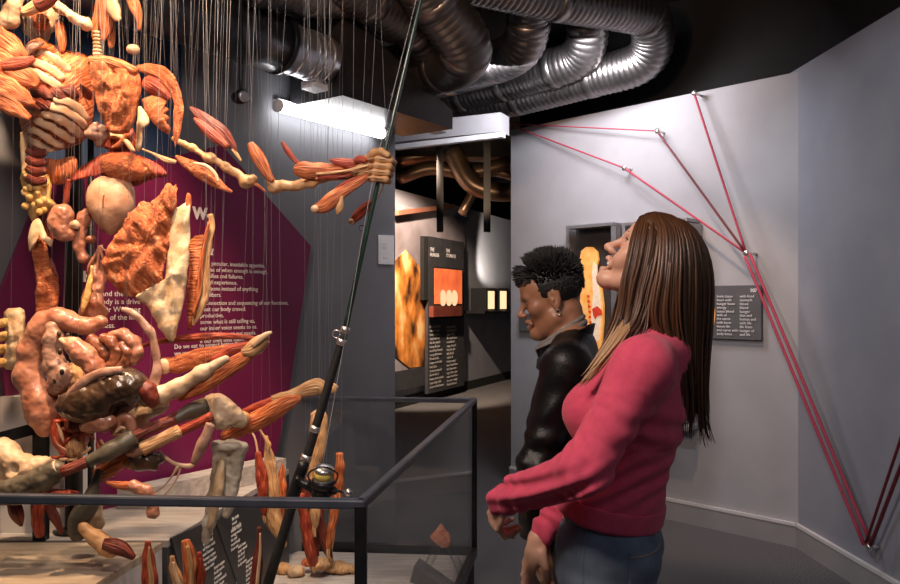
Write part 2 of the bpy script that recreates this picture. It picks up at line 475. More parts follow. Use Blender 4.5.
M['panel'] = mat('charcoal_panel', (0.040, 0.040, 0.046), 0.5, col2=(0.055, 0.055, 0.062), scale=9)
M['panelg'] = mat('grey_text_panel', (0.10, 0.10, 0.105), 0.5, col2=(0.12, 0.12, 0.125), scale=9)
M['glass'] = glass('clear_glass')
M['cord'] = mat('pink_elastic_cord', (0.36, 0.028, 0.060), 0.7, col2=(0.46, 0.050, 0.090), scale=90, bump=0.3, bdist=0.002)
M['cordd'] = mat('dark_red_cord', (0.10, 0.012, 0.02), 0.6, col2=(0.16, 0.02, 0.03), scale=90)
M['brass'] = mat('pale_metal', (0.75, 0.70, 0.66), 0.3, 0.9, col2=(0.82, 0.78, 0.74), scale=20)
# anatomy
M['mus'] = fib('muscle_orange', (0.24, 0.035, 0.010), (0.68, 0.185, 0.055), (0.82, 0.40, 0.19))
M['mus_f'] = fib('muscle_flat_orange', (0.36, 0.050, 0.012), (0.70, 0.20, 0.062), (0.88, 0.50, 0.27), rough=0.6, sc=0.5, lo=0.30, hi=0.60, st=(80, 26, 1))  # highlights and shaded creases are painted into this colour ramp
crumple(M['mus_f'])
M['red'] = fib('muscle_red', (0.17, 0.014, 0.006), (0.44, 0.060, 0.024), (0.66, 0.24, 0.10))
M['dred'] = fib('muscle_dark_red', (0.070, 0.010, 0.007), (0.21, 0.033, 0.018), (0.36, 0.10, 0.05))
M['ten'] = fib('tendon', (0.44, 0.20, 0.075), (0.66, 0.38, 0.18), (0.78, 0.56, 0.33))
M['fascia'] = mat('pale_fascia', (0.56, 0.34, 0.17), 0.5, col2=(0.74, 0.57, 0.37), scale=26, detail=8, bump=1.0, bdist=0.006)
M['bone'] = mat('bone', (0.48, 0.32, 0.19), 0.45, col2=(0.64, 0.48, 0.33), scale=16, detail=6, bump=0.6, bdist=0.006)
M['boneg'] = mat('grey_bone', (0.40, 0.34, 0.26), 0.45, col2=(0.58, 0.51, 0.41), scale=14, detail=6, bump=0.6, bdist=0.006)
M['rib'] = mat('rib_cream', (0.58, 0.34, 0.19), 0.45, col2=(0.70, 0.48, 0.31), scale=22, detail=5)
M['fat'] = mat('yellow_fat', (0.58, 0.30, 0.075), 0.5, col2=(0.78, 0.52, 0.20), scale=38, detail=6, bump=0.8, bdist=0.01)
M['organ'] = mat('tan_organ', (0.42, 0.215, 0.125), 0.5, col2=(0.54, 0.31, 0.195), scale=24, detail=6, bump=0.7, bdist=0.006)
M['pink'] = mat('pink_bowel', (0.34, 0.12, 0.068), 0.36, col2=(0.52, 0.235, 0.145), scale=26, detail=6, bump=0.7, bdist=0.006, coat=0.3)
M['mauve'] = mat('mauve_bowel', (0.27, 0.125, 0.085), 0.42, col2=(0.47, 0.28, 0.20), scale=30, detail=6, bump=0.8, bdist=0.006, coat=0.2)
M['brown'] = mat('brown_bowel', (0.17, 0.05, 0.022), 0.34, col2=(0.30, 0.105, 0.052), scale=30, detail=6, bump=0.7, bdist=0.005, coat=0.3)
M['liver'] = mat('liver_dark', (0.018, 0.010, 0.006), 0.3, col2=(0.075, 0.040, 0.022), scale=18, detail=6, bump=0.25, bdist=0.004, coat=0.4)
M['sheath'] = mat('grey_green_sheath', (0.045, 0.038, 0.026), 0.45, col2=(0.125, 0.105, 0.075), scale=22, detail=6, bump=0.4, bdist=0.005)
M['thread'] = mat('nylon_thread', (0.42, 0.41, 0.43), 0.4, col2=(0.5, 0.49, 0.51), scale=50)
# ------------------------------------------------------------------ the room
CEIL = 3.5
DL = Vector((0.71, 1.0, 0)).normalized(); NL = Vector((1.0, -0.71, 0)).normalized(); PL = Vector((-0.82, 4.12, 0))
DB = Vector((-0.971, 1.0, 0)).normalized(); NB = Vector((-1.0, -0.971, 0)).normalized(); PB = Vector((2.05, 4.71, 0))
DR = Vector((-0.046, 1.0, 0)).normalized(); NR = Vector((-1.0, -0.046, 0)).normalized()
UP = Vector((0, 0, 1))
def onL(px, py, off=0.0): return ray_plane(px, py, PL+NL*off, NL)
def onB(px, py, off=0.0): return ray_plane(px, py, PB+NB*off, NB)
def onR(px, py, off=0.0): return ray_plane(px, py, PB+NR*off, NR)
def struct(name, geo, m, smooth=False):
    o = mesh_obj(name, geo, m, smooth=smooth); o['kind'] = 'structure'; return o
def slab(p, q, z0, z1, th, n):  # wall from p to q, its back th behind the face
    p = Vector((p[0], p[1], z0)); q = Vector((q[0], q[1], z0)); o = -n*th
    return prism([p, q, q+Vector((0,0,z1-z0)), p+Vector((0,0,z1-z0))], o)
struct('floor', box((0.5, 7.5, -0.05), 13, 19, 0.1), M['carpet'])
struct('ceiling', box((0.5, 7.5, CEIL+0.05), 13, 19, 0.1), M['black'])
Lend = PL+DL*0.846                     # far end of the left wall
struct('wall_left', slab(PL-DL*3.9, Lend, 0, 2.98, 0.14, NL), M['wallL'])
Bend = Vector((0.482, 6.325, 0))
struct('wall_back', slab(PB, Bend, 0, 2.80, 0.16, NB), M['wall'])
Rend = PB-DR*3.4
struct('wall_right', slab(Rend, PB+DR*0.16, 0, 2.82, 0.16, NR), M['wallR'])
# black sheets stand in for the dark void above the painted walls
struct('void_dark_back', slab(PB+NB*-0.17+DB*-0.3, Bend+NB*-0.17+DB*0.05, 2.6, CEIL, 0.08, NB), M['black'])
struct('void_dark_right', slab(Rend+NR*-0.17, PB+NR*-0.17+DR*0.3, 2.6, CEIL, 0.08, NR), M['black'])
struct('void_dark_left', slab(PL-DL*3.9+NL*-0.15, Lend+NL*-0.15, 2.9, CEIL, 0.06, NL), M['black'])
def skirting(side, p, q, n):
    struct('baseboard_'+side, slab(Vector(p)+n*0.018, Vector(q)+n*0.018, 0, 0.125, 0.018, n), M['base'])
    struct('trim_'+side, slab(Vector(p)+n*0.022, Vector(q)+n*0.022, 0.125, 0.143, 0.022, n), M['cap'])
skirting('back', PB, Bend, NB); skirting('right', Rend, PB, NR)
# far side of the passage
FA = Vector((-1.25, 9.61, 0)); FB = Vector((1.9, 16.7, 0)); FD = (FB-FA).normalized(); FN_ = Vector((FD.y, -FD.x, 0))
struct('wall_far', slab(FA, FB, 0, 2.96, 0.2, FN_), M['wallR'])
struct('baseboard_far', slab(FA+FN_*0.02, FB+FN_*0.02, 0, 0.14, 0.02, FN_), M['black'])
struct('wall_end', box((0.5, 16.9, 1.75), 12, 0.1, 3.5), M['black'])
def onF(px, py, off=0.0): return ray_plane(px, py, FA+FN_*off, FN_)

# beam over the passage; white bar paints tube light on its lower edge
bm_ = thing('header_beam', 'pale grey beam across the top of the passage opening', 'beam', (0, 5.7, 2.5))
a_, b_ = P(393, 140, 5.9), P(505, 128.5, 5.52)
mesh_obj('beam_body', bar(a_+UP*0.03, b_+UP*0.03, 0.16, 0.13), M['wall'], bm_, smooth=False)
mesh_obj('lit_edge', bar(P(396, 147.5, 5.84), P(504, 135, 5.46), 0.05, 0.035), M['white'], bm_, smooth=False)

# mural, info box, lanterns in the passage
M['mural'] = mat('orange_mural_print', (0.04, 0.018, 0.012), 0.45, col2=(0.80, 0.28, 0.05), col3=(0.95, 0.68, 0.32), scale=3.2, detail=4, lo=0.36, hi=0.52, stretch=(1.0, 1.0, 0.6))
M['muralbg'] = mat('pale_mural_print', (0.20, 0.17, 0.18), 0.45, col2=(0.42, 0.38, 0.42), scale=1.3, detail=3)
def quadF(x0, y0, x1, y1, off, th, geoonly=False):
    pts = [onF(x0, y1, off), onF(x1, y1, off), onF(x1, y0, off), onF(x0, y0, off)]
    z0 = pts[0].z; z1 = pts[3].z
    pts[1].z = z0; pts[2].z = z1
    return prism(pts, -FN_*th)
mp_ = thing('mural_panel', 'tall wall print of glowing orange tissue at the passage wall beside the dark info board', 'mural', onF(430, 400, 0.03))
mesh_obj('backing_print', quadF(380, 200, 465, 392, 0.05, 0.04), M['muralbg'], mp_, smooth=False)
hb = []
pl_ = [(390, 300), (394, 262), (406, 250), (419, 266), (424, 292), (428, 320), (429, 352), (424, 366), (410, 368), (390, 352)]
mesh_obj('tissue_print', prism([onF(x, y, 0.062) for x, y in pl_], -FN_*0.01), M['mural'], mp_, smooth=False)
mesh_obj('copper_rail', bar(onF(396, 213, 0.12), onF(452, 206, 0.12), 0.08, 0.06), mat('copper', (0.55, 0.22, 0.14), 0.35, 0.6, col2=(0.65, 0.3, 0.2), scale=5), mp_, smooth=False)
mesh_obj('print_base', quadF(394, 372, 428, 392, 0.075, 0.02), M['panel'], mp_, smooth=False)
ib = thing('info_board', 'dark board with text columns and a red lit window in the passage', 'display board', onF(447, 395, 0.1))
mesh_obj('board', quadF(428, 236, 464, 394, 0.12, 0.05), M['panel'], ib, smooth=False)
mesh_obj('side_frame', quadF(424, 236, 428, 300, 0.13, 0.06), M['black'], ib, smooth=False)
wn = mesh_obj('window_box', quadF(433, 266, 463, 319, 0.17, 0.05), M['black'], ib, smooth=False)
M['redglow'] = mat('red_lit_window', (0.25, 0.03, 0.01), 0.5, col2=(0.9, 0.25, 0.08), scale=2.4, detail=2, emit=(1.0, 0.16, 0.05), estr=0.55)
mesh_obj('lit_pane', quadF(434.5, 268, 462, 304, 0.176, 0.006), M['redglow'], wn, smooth=False)
M['amber'] = emis('amber_glow', (1.0, 0.62, 0.34), 1.1)
for x0, y0 in ((443, 292), (449, 289), (454.5, 293)):
    mesh_obj('lit_specimen', lump(onF(x0, 298, 0.2), (0.05, 0.04, 0.12), n=10), M['amber'], wn)
mesh_obj('lower_box', quadF(433.5, 306, 462, 317, 0.24, 0.07), mat('maroon_box', (0.16, 0.03, 0.02), 0.5, col2=(0.2, 0.05, 0.03), scale=6), wn, smooth=False)
dF = (onF(460, 300)-onF(430, 300)).normalized()
def lines(org, right, up, n, size, w, seed, words, lift=0.004):
    """a block of small lettering, ragged on the right"""
    r = random.Random(seed); out = []
    for i in range(n):
        s = ''
        while len(s) < w*(0.55+0.45*r.random()): s += r.choice(words)+' '
        out.append(s.strip())
    return text_geo('\n'.join(out), size, org, right, up, lift, spacing=1.0)
WORDS = 'the of and body food hunger heart organ muscle bone nerve vessel human life tissue stomach with from that blood energy'.split()
M['inkg'] = mat('grey_lettering', (0.50, 0.47, 0.45), 0.6, col2=(0.56, 0.53, 0.5), scale=30)
mesh_obj('heading', text_geo('THE\nHUNGER', 0.075, onF(430, 251, 0.125), dF, UP, 0.004), M['ink'], ib, smooth=False)
mesh_obj('heading', text_geo('THE\nSTOMACH', 0.075, onF(446, 252, 0.125), dF, UP, 0.004), M['ink'], ib, smooth=False)
for k, (xa, ya) in enumerate(((429.5, 328), (446.5, 328))):
    mesh_obj('text_column', lines(onF(xa, ya, 0.125), dF, UP, 16, 0.058, 16, k+3, WORDS), M['inkg'], ib, smooth=False)
spot('passage_spot', (-0.35, 9.2, 3.3), tuple(onF(418, 300)), 1100, 62, (1.0, 0.75, 0.55))
lt_glow = []
for k, (x0, lab) in enumerate(((485.5, 'left of the pair of amber lantern boxes on the passage wall'), (497.5, 'right of the pair of amber lantern boxes, nearest the pale wall edge'))):
    g = thing('wall_lantern', lab, 'lantern', onF(x0+5, 312, 0.05), 'lanterns on the passage wall')
    mesh_obj('case', quadF(x0+1, 288, x0+11, 312, 0.30, 0.28), M['black'], g, smooth=False)
    mesh_obj('lit_panel', quadF(x0+3, 291, x0+9, 309, 0.31, 0.012), emis('lantern_glow', (1.0, 0.66, 0.36), 1.3), g, smooth=False)
    mesh_obj('ledge', quadF(x0-1, 311, x0+12, 313.5, 0.42, 0.40), M['blackm'], g, smooth=False)
p_ = onF(496, 285, 0.45)
spot('lantern_uplight', tuple(p_), tuple(onF(500, 240, 0.05)), 130, 75, (1.0, 0.85, 0.7))
# void above the passage: posts and pipework
for k, (x0, lab) in enumerate(((440, 'thin dark post above the orange wall print'), (487, 'thin dark post above the plain passage wall'))):
    o = mesh_obj('ceiling_post', bar(P(x0, 140, 9.5), P(x0, 232, 9.5), 0.08), mat('post_metal', (0.03, 0.028, 0.03), 0.5, col2=(0.04, 0.038, 0.04), scale=4), smooth=False)
    tag(o, lab, 'post')
pipes = [([(398, 178), (430, 168), (470, 172), (520, 160)], 11.0, 0.10, 'slim pipe sagging through the dark void above the passage'),
         ([(452, 150), (470, 182), (500, 192), (530, 188)], 10.6, 0.13, 'bent brown pipe in the void nearest the pale wall edge'),
         ([(396, 160), (440, 152), (515, 150)], 11.5, 0.16, 'straight pipe at the back of the void above the passage'),
         ([(462, 214), (476, 188), (492, 172), (520, 178)], 11.2, 0.07, 'thin brown hose curling up in the void above the passage')]
for pts, Y, r, lab in pipes:
    o = mesh_obj('overhead_pipe', sweep([P(x, y, Y) for x, y in pts], r), mat('brown_pipe', (0.20, 0.13, 0.09), 0.35, 0.7, col2=(0.28, 0.19, 0.13), scale=4)); tag(o, lab, 'pipe')
spot('void_spot', (0.2, 8.6, 2.6), tuple(P(475, 170, 11)), 36, 60, (1.0, 0.7, 0.45))

# ------------------------------------------------------------------ ducts under the ceiling
def duct(label, pts, D, sub=10, m='duct', pitch=0.038, ends=True):
    A = [P(x, y, Y) for x, y, Y in pts]
    q = [Vector(v) for v in catmull([tuple(a) for a in A], sub)]
    # resample evenly, ring by ring, with a raised seam
    L = [0]
    for i in range(1, len(q)): L.append(L[-1]+(q[i]-q[i-1]).length)
    n = int(L[-1]/pitch)*3; R = []; C = []
    for i in range(n+1):
        s = L[-1]*i/n; k = max(j for j in range(len(L)) if L[j] <= s+1e-9); k = min(k, len(q)-2)
        t = (s-L[k])/max(1e-9, L[k+1]-L[k]); C.append(q[k]+(q[k+1]-q[k])*t); R.append(D/2*(1.055 if i % 3 == 0 else 1.0))
    root = thing('ventilation_duct', label, 'duct', C[0], 'ventilation ducts under the ceiling')
    mesh_obj('spiral_tube', sweep(C, R, nseg=28, sub=1), M[m], root)
    idxs = [int(n*f) for f in (0.18, 0.4, 0.62, 0.8)]
    for i in idxs:
        t = (C[i+1]-C[i-1]).normalized()
        mesh_obj('joint_collar', sweep([C[i]-t*0.03, C[i]+t*0.03], D/2*1.06, nseg=28, sub=2), M['duct'], root)
    return root
duct('spiral duct turning down at the far end, outermost of the nested bends', [(470, -22, 4.3), (560, -2, 4.6), (625, 9, 4.85), (646, 16, 4.95), (653, 32, 5.05), (650, 52, 5.15), (634, 66, 5.25), (590, 78, 5.45), (520, 96, 5.8), (445, 110, 6.2)], 0.26)
duct('spiral duct bend tucked just inside the outermost one', [(590, -34, 4.9), (588, 6, 5.05), (587, 40, 5.18), (578, 58, 5.3), (555, 68, 5.42), (500, 84, 5.75), (420, 104, 6.2)], 0.26)
duct('spiral duct bend in the middle of the nested row', [(530, -30, 4.6), (529, 8, 4.8), (526, 38, 4.95), (514, 54, 5.08), (490, 64, 5.25), (440, 78, 5.6), (380, 92, 6.0)], 0.26)
duct('broad shiny duct slanting down between the middle bend and the rod tip', [(408, -45, 3.6), (432, -2, 3.8), (460, 36, 3.95), (464, 54, 4.05), (446, 66, 4.3), (390, 78, 4.8)], 0.26)
duct('shiny duct slanting down closest to the green rod tip', [(330, -26, 3.6), (378, 4, 3.9), (408, 24, 4.1), (424, 46, 4.3), (408, 62, 4.55), (350, 74, 5.0)], 0.22)
duct('long duct running along the top over the dark box', [(250, -20, 3.3), (320, -6, 3.7), (400, 4, 4.4), (470, 8, 5.2)], 0.20)
# big pipe along the left wall
pd = thing('air_pipe', 'large dark pipe with a bright metal collar along the grey wall top', 'pipe', P(140, -5, 3.08))
C0 = Vector((-0.75, 3.70, 2.62)); 
mesh_obj('dark_pipe', sweep([C0-DL*1.7, C0-DL*0.06], 0.128, nseg=36, sub=8), M['ductd'], pd)
mesh_obj('bright_collar', sweep([C0-DL*0.10, C0+DL*0.24], 0.115, nseg=36, sub=8), M['silver'], pd)
for s in (0.02, 0.10, 0.14, 0.20):
    mesh_obj('collar_ring', sweep([C0+DL*(s-0.006), C0+DL*(s+0.006)], 0.1185, nseg=36, sub=1), M['silver'], pd)
mesh_obj('flange', sweep([C0-DL*0.07, C0-DL*0.05], 0.135, nseg=36, sub=1), M['blackm'], pd)
# dark housing and light track
h0, h1 = C0+DL*0.26+NL*0.10, C0+DL*1.18+NL*0.10
hs = mesh_obj('duct_housing', prism([Vector((h0.x, h0.y, 2.44)), Vector((h1.x, h1.y, 2.44)), Vector((h1.x, h1.y, 2.545)), Vector((h0.x, h0.y, 2.86))], -NL*0.36), M['blackm'], smooth=False)
tag(hs, 'dark rectangular duct box joined to the bright collar', 'duct box')
tr = thing('light_track', 'white slanting lighting track under the dark duct box', 'track', P(375, 105, 4.3))
ta, tb = P(308, 84, 3.86), P(440, 131, 4.78)
mesh_obj('track_body', bar(ta, tb, 0.09, 0.035), M['white'], tr, smooth=False)
mesh_obj('dark_rod', bar(ta+UP*0.045+DL*0.25, tb+UP*0.045+DL*0.05, 0.025, 0.03), M['ductd'], tr, smooth=False)
mesh_obj('hanger', bar(ta+DL*0.05, ta+DL*0.05+UP*0.1, 0.08, 0.03), M['white'], tr, smooth=False)
mesh_obj('hanger', bar(ta+DL*0.5, ta+DL*0.5+UP*0.1, 0.08, 0.03), M['white'], tr, smooth=False)
for k, (z, lab) in enumerate(((2.86, 'thin pale strut above the dark pipe collar'),)):
    o = mesh_obj('ceiling_strut', bar(P(232, -8, 3.4), P(300, 24, 3.9), 0.03, 0.02), M['silver'], smooth=False); tag(o, lab, 'strut')
# tube lamp on the wall
tl = thing('tube_lamp', 'lit fluorescent tube lamp fixed on the grey wall', 'lamp', onL(330, 120, 0.05))
mesh_obj('batten', bar(onL(276, 104, 0.025), onL(385, 133, 0.025), 0.04, 0.05), M['white'], tl, smooth=False)
mesh_obj('tube', sweep([onL(279, 106, 0.075), onL(382, 133.5, 0.075)], 0.030, nseg=20, sub=10), M['tube'], tl)
for x, y in ((278, 105.6), (383, 133.6)):
    mesh_obj('end_cap', sweep([onL(x-1.2, y-0.3, 0.075), onL(x+1.2, y+0.3, 0.075)], 0.032, nseg=20, sub=1), M['white'], tl)
# camera-like spot on a stem
cc = thing('ceiling_spotlight', 'small black ball spotlight hanging on a thin stem by the grey wall', 'spotlight', P(244, 97, 3.3))
mesh_obj('stem', sweep([P(241, 96, 3.3), P(241, -20, 3.3)], 0.008, nseg=8), M['blackm'], cc)
mesh_obj('housing', lathe(P(240, 97, 3.3), [(0.012, -0.035), (0.026, -0.03), (0.03, 0.0), (0.028, 0.035), (0.024, 0.04)], (0.6, -0.75, -0.1)), M['blackm'], cc)
mesh_obj('lens_ring', lathe(P(240, 97, 3.3)+Vector((0.6, -0.75, -0.1)).normalized()*0.041, [(0.014, 0), (0.024, 0.0), (0.024, 0.006), (0.014, 0.006)], (0.6, -0.75, -0.1)), M['silver'], cc)
# wall plate
wp = thing('wall_notice', 'small white notice plate on the grey wall end above the case', 'notice', onL(387, 264, 0.01))
q_ = [onL(380, 264, 0.012), onL(394, 264.5, 0.012), onL(394, 235.5, 0.012), onL(380, 235, 0.012)]
mesh_obj('plate', prism(q_, -NL*0.012), M['white'], wp, smooth=False)
for k, (a, b) in enumerate((((383, 242), 5), ((383, 256), 3))):
    mesh_obj('print', text_geo('o o\nu x' if k == 0 else 'a x r', 0.022, onL(a[0], a[1]+3, 0.0135), DL, UP), M['inkg'], wp, smooth=False)

# ------------------------------------------------------------------ panels on the left wall
nv = mesh_obj('wall_panel', prism([onL(x, y, 0.03) for x, y in ((-60, -60), (-60, 60), (14, 36), (45, 210), (178, 210), (184, -60))], -NL*0.025), M['navy'], smooth=False)
tag(nv, 'navy wall panel behind the hanging chest pieces', 'panel')
hp = thing('wall_display', 'large magenta many-sided panel with white text on the grey wall', 'panel', onL(170, 470, 0.04))
out_ = [(222, 145), (311, 246), (288, 400), (262, 520), (20, 520), (-4, 305), (44, 186)]
mesh_obj('panel', prism([onL(x, y, 0.07) for x, y in out_], -NL*0.03), M['purple'], hp, smooth=False)
para1 = 'is a peculiar, insatiable appetite,\nsense of when enough is enough.\nfamilies and failures.\nhard experience.\nhappens instead of anything\nall fibers.'
para2 = 'a connection and sequencing of our functions,\nwhat our body craved.\nproductive.\nsome what is still telling us,\nour inner voice seems to us.\nwe should count our needs.\nif our own limit them.'
def lt(body, x, y, size, sp=1.0, b=0.0):
    p = onL(x, y, 0.071); return text_geo(body, size, p, DL, UP, 0.001, spacing=sp, bold=b)
mesh_obj('paragraph', lt(para1, 203, 265, 0.0285, 1.0), M['ink'], hp, smooth=False)
mesh_obj('paragraph', lt(para2, 200, 305, 0.0285, 1.0), M['ink'], hp, smooth=False)
mesh_obj('paragraph', lt('Do we eat to expect better than much\nwe would ask?', 174, 349, 0.0285), M['ink'], hp, smooth=False)
mesh_obj('paragraph', lt('Hunger and the taste\nof our body is a drive\nenough. Dr Wolfgang\nresolution of the first\nof happiness.', 76, 296, 0.032), M['ink'], hp, smooth=False)
mesh_obj('heading', lt('W-', 193, 218, 0.07, 1.0, 0.004), M['ink'], hp, smooth=False)
mesh_obj('heading', lt('g', 209, 254, 0.05, 1.0, 0.003), M['ink'], hp, smooth=False)
mesh_obj('heading', lt('Hu', 76, 281, 0.055, 1.0, 0.003), M['ink'], hp, smooth=False)

# ------------------------------------------------------------------ back wall exhibits
dB = -DB
def quadB(x0, y0, x1, y1, off, th):
    a, b = onB(x0, y1, off), onB(x1, y1, off); zt = onB(x0, y0, off).z
    b.z = a.z
    return prism([a, b, Vector((b.x, b.y, zt)), Vector((a.x, a.y, zt))], -NB*th)
M['slice'] = mat('amber_body_slice', (0.85, 0.33, 0.05), 0.4, col2=(0.95, 0.60, 0.22), scale=14, detail=5, emit=(1.0, 0.42, 0.09), estr=0.42)
M['slicew'] = mat('pale_slice_core', (0.85, 0.6, 0.4), 0.4, col2=(0.95, 0.82, 0.66), scale=30, detail=5, emit=(1.0, 0.7, 0.45), estr=0.35)
M['slicer'] = mat('red_slice_organ', (0.6, 0.04, 0.02), 0.4, col2=(0.75, 0.08, 0.03), scale=30, emit=(1.0, 0.08, 0.03), estr=0.25)
M['frame'] = mat('grey_case_frame', (0.30, 0.29, 0.30), 0.35, 0.5, col2=(0.36, 0.35, 0.36), scale=10)
def wall_case(label, x0, y0, x1, y1, bodyx):
    r = thing('wall_display_case', label, 'display case', onB((x0+x1)/2, y1, 0.06), 'dark wall cases with lit body slices')
    mesh_obj('back_board', quadB(x0, y0, x1, y1, 0.02, 0.018), M['panel'], r, smooth=False)
    mesh_obj('frame_top', quadB(x0-1, y0-3, x1+1, y0, 0.16, 0.158), M['frame'], r, smooth=False)
    mesh_obj('frame_bottom', quadB(x0-1, y1, x1+1, y1+3, 0.16, 0.158), M['frame'], r, smooth=False)
    mesh_obj('frame_side', quadB(x0-2, y0-3, x0+1, y1+3, 0.10, 0.098), M['frame'], r, smooth=False)
    mesh_obj('frame_side', quadB(x1-1, y0-3, x1+4, y1+3, 0.16, 0.158), M['frame'], r, smooth=False)
    def ol(pts, off, th): return prism([onB(bodyx+x, y, off) for x, y in pts], -NB*th)
    prof = [(-3, 247), (3, 247), (8, 252), (9, 260), (7, 267), (8, 276), (12, 288), (14, 304), (14, 322), (12, 345), (12, 385), (4, 400), (-2, 385), (-5, 345), (-8, 322), (-9, 300), (-8, 284), (-5, 274), (-7, 266), (-9, 258), (-8, 251)]
    s = mesh_obj('body_slice', ol(prof, 0.06, 0.02), M['slice'], r, smooth=False)
    mesh_obj('slice_core', ol([(4, 262), (8, 266), (8, 280), (11, 296), (12, 318), (10, 340), (3, 345), (2, 320), (4, 295), (3, 275)], 0.066, 0.008), M['slicew'], s, smooth=False)
    mesh_obj('slice_organ', ol([(3, 309), (8, 306), (12, 310), (13, 315), (8, 316), (6, 319), (4, 315)], 0.072, 0.008), M['slicer'], s, smooth=False)
    for k in range(9):
        x, y = bodyx-2+0.45*k, 296+5.2*k
        mesh_obj('vertebra_mark', prism([onB(x+a, y+b, 0.072) for a, b in ((0, -1.3), (2, -0.6), (2, 1.2), (0, 1.6))], -NB*0.01), M['slicer'], s, smooth=False)
    return r
wall_case('dark wall case with an amber body slice between the two visitors', 568, 229, 612, 420, 589)
wall_case('dark wall case mostly hidden behind the long brown hair', 624, 226, 686, 420, 655)
ptx = thing('text_plate', 'grey wall plate with two columns of white text', 'text plate', onB(736, 338, 0.03))
mesh_obj('plate', quadB(700, 286, 761, 338, 0.03, 0.028), M['panelg'], ptx, smooth=False)
for k, (x, n, w) in enumerate(((717, 11, 17), (740, 11, 13))):
    mesh_obj('text_column', lines(onB(x, 297.5, 0.031), dB, UP, n, 0.0235, w*0.70, 11+k, WORDS), M['ink'], ptx, smooth=False)
mesh_obj('slice_picture', prism([onB(709.5+5.5*math.cos(t_), 313.5+17*math.sin(t_)*(1-0.15*math.cos(2*t_)), 0.034) for t_ in [2*PI*i/24 for i in range(24)]][::-1], -NB*0.004), M['slice'], ptx, smooth=False)
mesh_obj('plate_number', text_geo('107', 0.03, onB(750, 292, 0.031), dB, UP, 0.001, bold=0.001), M['ink'], ptx, smooth=False)
o = mesh_obj('small_plate', quadB(519, 314, 548, 331, 0.03, 0.028), M['panelg'], smooth=False); tag(o, 'small dark plate on the pale wall in front of the man\'s chin', 'plate')

# cords on the walls
N0 = onB(746, 253, 0.14)
pegs = [(onB(694, 93, 0.09), 'metal peg at the top of the pale wall holding a cord end', NB), (onB(657, 131, 0.09), 'metal peg partway along the upper pink cord', NB),
        (onB(624, 168, 0.09), 'metal peg on the cord above the woman\'s head', NB), (N0, 'metal peg where all the pink cords meet', NB), (onR(868, 547, 0.06), 'metal peg low on the blue-grey wall where the cords turn', NR)]
for p, lab, n in pegs:
    d = 0.09 if n is NB else 0.06
    if p is N0: d = 0.14
    o = thing('cord_peg', lab, 'peg', p-n*d, 'pegs holding the cords')
    mesh_obj('pin', lathe(p-n*d, [(0.008, 0), (0.008, d-0.012)], n, 12), M['brass'], o)
    mesh_obj('head', lathe(p-n*0.016, [(0.006, 0), (0.017, 0.002), (0.02, 0.011), (0.016, 0.022), (0.004, 0.026)], n, 16), M['brass'], o)
pk = [x[0] for x in pegs]
fr_ = onB(513, 124, 0.03)
def cord(a, b, m, lab, r=0.0075, off=(0, 0, 0)):
    a = Vector(a)+Vector(off); b = Vector(b)+Vector(off); t = (b-a).normalized()
    o = mesh_obj('elastic_cord', sweep([a+t*0.018, (a+b)/2, b-t*0.018], r, nseg=10, sub=8), M[m]); tag(o, lab, 'cord', 'pink cords strung across the walls')
cord(pk[0], pk[3], 'cord', 'cord from the topmost peg down to the meeting peg')
cord(pk[1], pk[3], 'cordd', 'darker cord from the middle peg down to the meeting peg')
cord(pk[2], pk[3], 'cord', 'cord from the peg over the woman down to the meeting peg')
cord(fr_, pk[1], 'cord', 'thin near-level pink cord high on the pale wall', 0.0045)
cord(onB(513, 126, 0.03), pk[2], 'cord', 'thin sloping pink cord from the wall edge to the peg over the woman', 0.006)
cord(pk[3], pk[4], 'cord', 'upper of the twin pink cords running down across the wall corner', 0.009, (0.014, -0.01, 0.006))
cord(pk[3], pk[4], 'cord', 'lower of the twin pink cords running down across the wall corner', 0.009, (-0.012, 0.0, -0.008))
cord(pk[4], onR(940, 358, 0.10), 'cordd', 'dark red cord rising from the low peg out of view, outer one', 0.009, (0.0, -0.014, 0.0))
cord(pk[4], onR(932, 358, 0.10), 'cordd', 'dark red cord rising from the low peg out of view, inner one', 0.007, (-0.006, 0.016, 0.004))

# ------------------------------------------------------------------ glass case
RZ = 0.95; FZ = 0.15
C1 = Vector((-0.225, 2.02, 0)); C2 = Vector((0.124, 4.12, 0)); C3 = Vector((-0.80, 4.20, 0)); C4 = Vector((-2.12, 2.13, 0))
def at(p, z): return Vector((p.x, p.y, z))
gc = thing('glass_case', 'long open-topped glass case with a dark metal rail around the exhibit', 'glass case', at((C1+C4)/2, 0))
plan = [at(C4, 0), at(C1, 0), at(C2, 0), at(C3, 0)]
mesh_obj('plinth', prism([p+UP*0.0 for p in plan], UP*(FZ-0.02)), M['black'], gc, smooth=False)
mesh_obj('case_floor', prism([p+UP*(FZ-0.019)+((C1+C3)/2-p).normalized()*0.03*Vector((1,1,0)).length for p in plan], UP*0.019), M['plank'], gc, smooth=False)
for a, b in ((C4, C1), (C1, C2), (C2, C3)):
    mesh_obj('top_rail', bar(at(a, RZ-0.012), at(b, RZ-0.012), 0.026, 0.026, bev=0.006, ext=0.014), M['rail'], gc, smooth=False)
    mesh_obj('bottom_rail', bar(at(a, FZ+0.012), at(b, FZ+0.012), 0.03, 0.05, ext=0.01), M['blackm'], gc, smooth=False)
    d = (b-a).normalized()
    mesh_obj('glass_pane', bar(at(a+d*0.02, (FZ+RZ)/2), at(b-d*0.02, (FZ+RZ)/2), 0.008, RZ-FZ-0.05), M['glass'], gc, smooth=False)
for p in (C1, C2, C3):
    mesh_obj('corner_post', box(at(p, (FZ+RZ)/2), 0.03, 0.03, RZ-FZ-0.03, bev=0.002), M['blackm'], gc, smooth=False)
